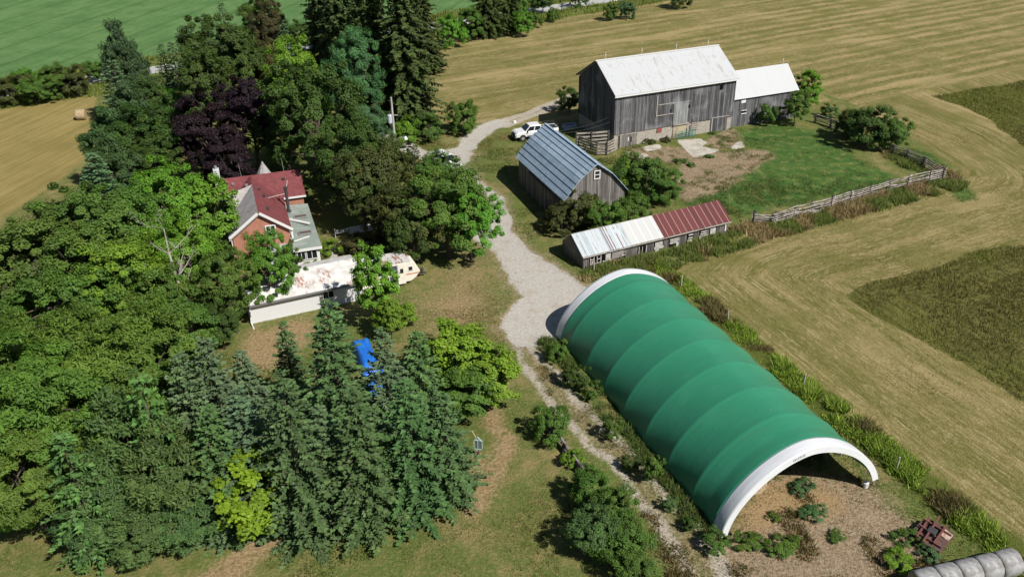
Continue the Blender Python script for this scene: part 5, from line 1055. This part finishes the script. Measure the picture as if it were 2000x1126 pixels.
# conifers and trees of the upper left row
for a in [('cedar1',226,60,15,3.2,'dblu','tall dark conifer at the far end of the left row'), ('cedar0',252,100,12,3.0,'spr','green conifer next to the tallest of the left row'), ('bluespruce0',215,118,12,3.3,'blu','bluish conifer edging the mown field'),
 ('cedar1',196,225,10,3.2,'spr','green cedar edging the mown field midway'), ('bluespruce1',178,300,8.5,2.8,'blu','pale bluish conifer at the low end of the row'), ('cedar0',245,175,11,3.3,'dblu','grey green conifer in the middle of the row'),
 ('cedar1',215,275,9,2.8,'spr','dark cedar near the low end of the row'), ('oak1',280,150,10,3.4,'dk','dark leafy tree behind the small blue spruces'), ('maple2',272,215,10.5,4.0,'dk','dark round tree beside the row of conifers'),
 ('maple0',338,178,7,2.6,'br','bright green small tree left of the purple trees'), ('shrub0',325,238,3.5,2.2,'br','bright shrub under the small green tree'), ('maple1',290,270,8,3.2,'dk','dark tree above the tall bright green tree'),
 ('bluespruce0',313,86,9,2.2,'blu','leftmost of the four small blue spruces'), ('bluespruce1',333,84,9.5,2.3,'blu','second of the small blue spruces'), ('bluespruce0',349,66,10,2.4,'blu','third of the small blue spruces'), ('bluespruce1',367,50,11,2.6,'blu','rightmost of the small blue spruces, half behind a dark maple'),
 ('bluespruce0',431,6,11,2.3,'blu','slim blue spruce sticking out above the dark maples'), ('bluespruce1',398,28,9,2.3,'dblu','dark slim spruce left of the one sticking out')]: T(*a, group='row of trees beside the mown field')
for a in [('maple0',412,38,16,5.2,'dk','big dark maple beside the small blue spruces'), ('maple1',382,100,13.5,4.4,'dk','dark maple above the left purple tree'), ('oak0',466,62,14,4.6,'dk','dark tree between the two dark maples'), ('maple2',500,-8,12,3.8,'mid','lighter green tree behind the dark maples'),
 ('oak2',522,2,12,3.4,'brn','brownish green tree at the back by the bright field'), ('bluespruce1',552,48,10,2.4,'blu','bluish conifer by the bright field'), ('oak1',520,75,12.5,3.0,'brn','reddish brown leaved tree amid the dark maples'), ('maple1',572,85,14,4.3,'yg','yellow green topped maple behind the house'),
 ('maple0',600,135,15.5,5.6,'dk','huge dark green maple behind the house'), ('maple2',668,232,12,4.2,'dk','dark maple right of the huge one'), ('maple1',545,190,11,3.8,'dk','dark green maple between the purple tree and the huge maple'),
 ('maple2',394,195,11.5,4.2,'pur','left one of the two purple leaved trees'), ('maple0',478,160,12.5,4.2,'pur','right and taller purple leaved tree'), ('maple1',438,262,8.5,3.4,'pur','low purple crown in front of the two purple trees'), ('ash1',682,64,15.5,3.7,'loc','blue green feathery tree in front of the tall spruces'), ('ash0',700,190,10,3.2,'loc','lower blue green tree under the feathery one')]: T(*a, group=G3)
for a in [('norway0',682,180,22,5.0,'nor','dark tall spruce on the left of the tall group'), ('norway1',735,222,23,5.2,'nor','tallest dark spruce in the middle of the group'), ('norway0',800,246,22,5.7,'nor','great dark spruce on the right, reaching down to the pole'), ('norway1',822,140,18,4.8,'nor','dark spruce at the edge of the hay field'),
 ('norway0',640,150,20,4.2,'nor','dark spruce standing by the bright crop field'), ('norway1',953,70,16,4.4,'nor','dark spruce beside the country road'), ('norway0',995,60,11,3.2,'nor','smaller dark spruce beside the country road'), ('norway1',725,120,20,5.0,'nor','dark spruce behind the tall group, towards the road')]: T(*a, group=G4, at_top=False)
T('shrub0',790,232,4,2.0,'lim','light green shrub at the foot of the great spruce'); T('shrub1',832,222,4.2,2.0,'mid','green shrub at the foot of the great spruce, nearer the field'); T('bigshrub0',905,200,4.8,2.3,'mid','round dark bush standing alone at the edge of the hay field')
for i, (x,y,h,R,c,lb) in enumerate([(880,32,6,3.0,'br','green bush between the two dark roadside spruces'),(915,20,6,3.0,'mid','leafy bush left of the dark roadside spruce'),(1018,25,5,2.2,'br','bright bush right of the dark roadside spruces'),(1045,22,3.5,1.7,'mid','small bush at the start of the open road'),(1080,18,2.8,1.4,'mid','low bush on the near verge of the road'),(1195,8,3.6,1.8,'mid','bush on the verge above the barn'),(1225,2,4,2.0,'blu','greyish bush on the verge above the barn'),(1330,-22,4.5,2.6,'dk','dark bush at the top edge by the road'),
  (15,150,4.5,3.4,'odk','greyish bush at the left end of the roadside hedge'),(62,150,4.5,3.2,'mid','green bush in the roadside hedge, second from the left'),(98,132,5,3.2,'mid','tall green bush of the roadside hedge'),(132,132,4.8,3.0,'odk','grey green bush near the gap where the road shows'),(182,118,4.0,2.4,'mid','single round bush beyond the road'),(40,140,4,2.8,'br','brighter bush behind the roadside hedge'),(590,45,6,3.0,'dk','dark bush beside the road by the tall spruces'),(1130,-20,4,2.2,'mid','bush beyond the road at the top edge'),(1010,-12,6,3,'mid','tall bush beyond the road'),(1060,-25,6,3,'dk','dark bush beyond the road at the top edge')]): T(('bigshrub0','bigshrub1','bigshrub2')[i%3],x,y,h,R,c,lb,group=G5)
# around the garden and the drive
for a in [('oak0',722,268,12,3.9,'odk','thin dark tree with dead grey branches behind the garden'), ('oak1',700,312,9.5,2.9,'dk','dark tree right of the house'), ('oak2',755,275,9,2.5,'dk','dark green tree in front of the utility pole'), ('spruce0',808,284,7.5,2.2,'dspr','small dark conifer beside the half hidden car'),
 ('oak2',750,388,6.5,2.3,'brn','brownish tree above the garden'), ('maple2',868,330,10.5,4.3,'mid','big green tree overhanging the drive'), ('maple0',915,372,8.5,3.2,'br','bright green side of the trees overhanging the drive'), ('maple1',852,306,8.5,2.6,'mid','green crown covering the front half of the parked car'), ('oak1',805,352,9.5,3.6,'odk','brown green tree left of the big one by the drive'), ('oak0',800,400,7.5,2.6,'dk','dark low tree behind the camper')]: T(*a, group='trees along the drive')
T('shrub1',640,470,1.8,1.2,'yg','yellow green shrub by the porch corner'); T('shrub2',612,512,1.0,1.1,'yg','low yellow green plants along the porch foundation'); T('shrub0',690,462,1.8,1.7,'brn','brownish shrub in front of the white garden panel'); T('shrub1',730,455,2.2,1.6,'odk','dark shrub at the end of the garden panel')
# barnyard
for a in [('bigshrub0',1258,300,6,3.0,'mid','green bushy tree against the gambrel barn'), ('bigshrub1',1222,318,4.6,2.1,'yg','yellowish bush at the gambrel barn corner'), ('bigshrub2',1298,335,4.2,2.1,'mid','green bush on the yard side of the bushy tree'), ('bigshrub2',1142,378,4.4,2.5,'odk','dark grey green bush before the gambrel barn gable'), ('bigshrub0',1182,390,4.0,2.2,'mid','green bush behind the pale tin roof'), ('bigshrub1',1092,405,3.2,1.8,'odk','dark bush at the near corner of the gambrel barn'), ('bigshrub1',1240,385,3.6,1.9,'mid','green bush above the white roof panel'),
 ('birch1',1583,140,6.8,2.2,'lim','bright green tree at the end of the barn annex'), ('birch2',1560,182,5,1.8,'mid','green lower crown beside the annex wall'), ('shrub0',1502,204,3.4,1.3,'mid','round bush growing against the annex wall'), ('bigshrub2',1702,210,5.6,3.5,'dk','big round dark bush at the barnyard fence'), ('bigshrub0',1745,230,4.6,2.5,'mid','right half of the bush at the barnyard fence'), ('bigshrub1',1662,222,3.6,1.9,'odk','smaller bush left of the big round one'), ('bigshrub2',1114,172,4,2.0,'dk','dark bush at the shaded barn gable'), ('shrub2',1625,205,2,1.3,'olv','olive bush behind the shaded fence')]: T(*a, group='bushes around the barnyard')
# by the shelter and the track
for a in [('shrub0',1090,665,2.2,1.0,'mid','bush at the far left foot of the shelter'), ('shrub1',1125,712,2.3,1.15,'dk','dark bush by the shelter, second from the far end'), ('shrub2',1158,748,1.8,.7,'mid','light bush by the shelter beside the dark one'), ('shrub2',1198,815,2.2,.75,'mid','upright bush midway along the left side of the shelter'), ('shrub0',1278,890,2.6,.75,'mid','tall leafy sapling touching the shelter wall'), ('shrub1',1232,890,1.2,.7,'dk','low dark bush at the shelter wall'), ('shrub1',1310,968,1.2,.6,'olv','weedy shrub at the shelter wall near its mouth'), ('shrub0',1350,1012,1.1,.6,'dk','dark weedy shrub by the near foot of the shelter'),
 ('bigshrub0',1078,803,2.8,1.5,'mid','round bush above the collapsed rails'), ('bigshrub1',1150,925,3.0,1.4,'mid','bush at the upper end of the big thicket by the track'), ('bigshrub2',1195,958,3.4,1.7,'mid','big green thicket beside the track'), ('bigshrub0',1215,1025,3.2,1.8,'mid','dark lower part of the thicket beside the track'), ('bigshrub2',1165,1010,3.4,1.8,'olv','olive part of the thicket on the lawn side'), ('bigshrub1',1245,1090,2.6,1.5,'mid','thicket cut by the bottom edge'), ('shrub2',1402,1042,1.4,.9,'mid','bush at the near foot of the white band'), ('shrub1',1118,880,1.5,.8,'lim','light green weeds behind the collapsed rails')]: T(*a, group='bushes by the shelter')
for i, (x,y,s,c) in enumerate([(1565,955,1.0,'loc'),(1588,1005,.95,'loc'),(1528,1070,1.15,'mid'),(1462,1062,1.0,'mid'),(1632,1050,.6,'mid'),(1768,1055,1.0,'mid'),(1755,1098,1.1,'yg'),(1512,1012,.5,'mid'),(1812,1085,.8,'loc'),(1590,890,.8,'dk'),(1330,318,.9,'mid'),(1350,325,.7,'mid'),(1385,308,.7,'mid'),(1270,280,1.0,'odk'),(1300,276,.9,'brn'),(1390,262,.6,'mid')]):
    lb = ['dark leafy weed clump in the shadow edge of the shelter mouth','bluish weed clump in the middle of the shelter mouth','wide green weed clump left of the mouth centre','green weed clump beside the near white foot','small weed tuft in front of the shelter','bluish weeds left of the rusty mower','yellowish weeds below the rusty mower','tiny weed tuft close to the white band','weeds at the lower corner of the rusty mower','weed clump inside the dark shelter mouth','green weed clump on the broken concrete','weed clump on the front edge of the concrete pad','weed clump right of the concrete pad','grey weeds before the barn foundation','dry brown weeds before the barn foundation','weed tuft by the foundation door of the barn'][i]
    T('weed%d'%(i%3), x, y, s*.62, s*.95, c, lb, name='weed_clump', cat='weeds', at_top=False)
for lb, x, y, h, sd in (('tall bare grey dead tree leaning in the left grove', 378, 668, 10.5, 3), ('shorter grey dead tree left of the tall bare one', 318, 640, 6.5, 4)):
    b = gp(x, y, 0); t = thing('dead_tree', lb, 'tree', b, 0, 'dead trees'); snag(sd, h).build('bare_branches', GREYWOOD, t)
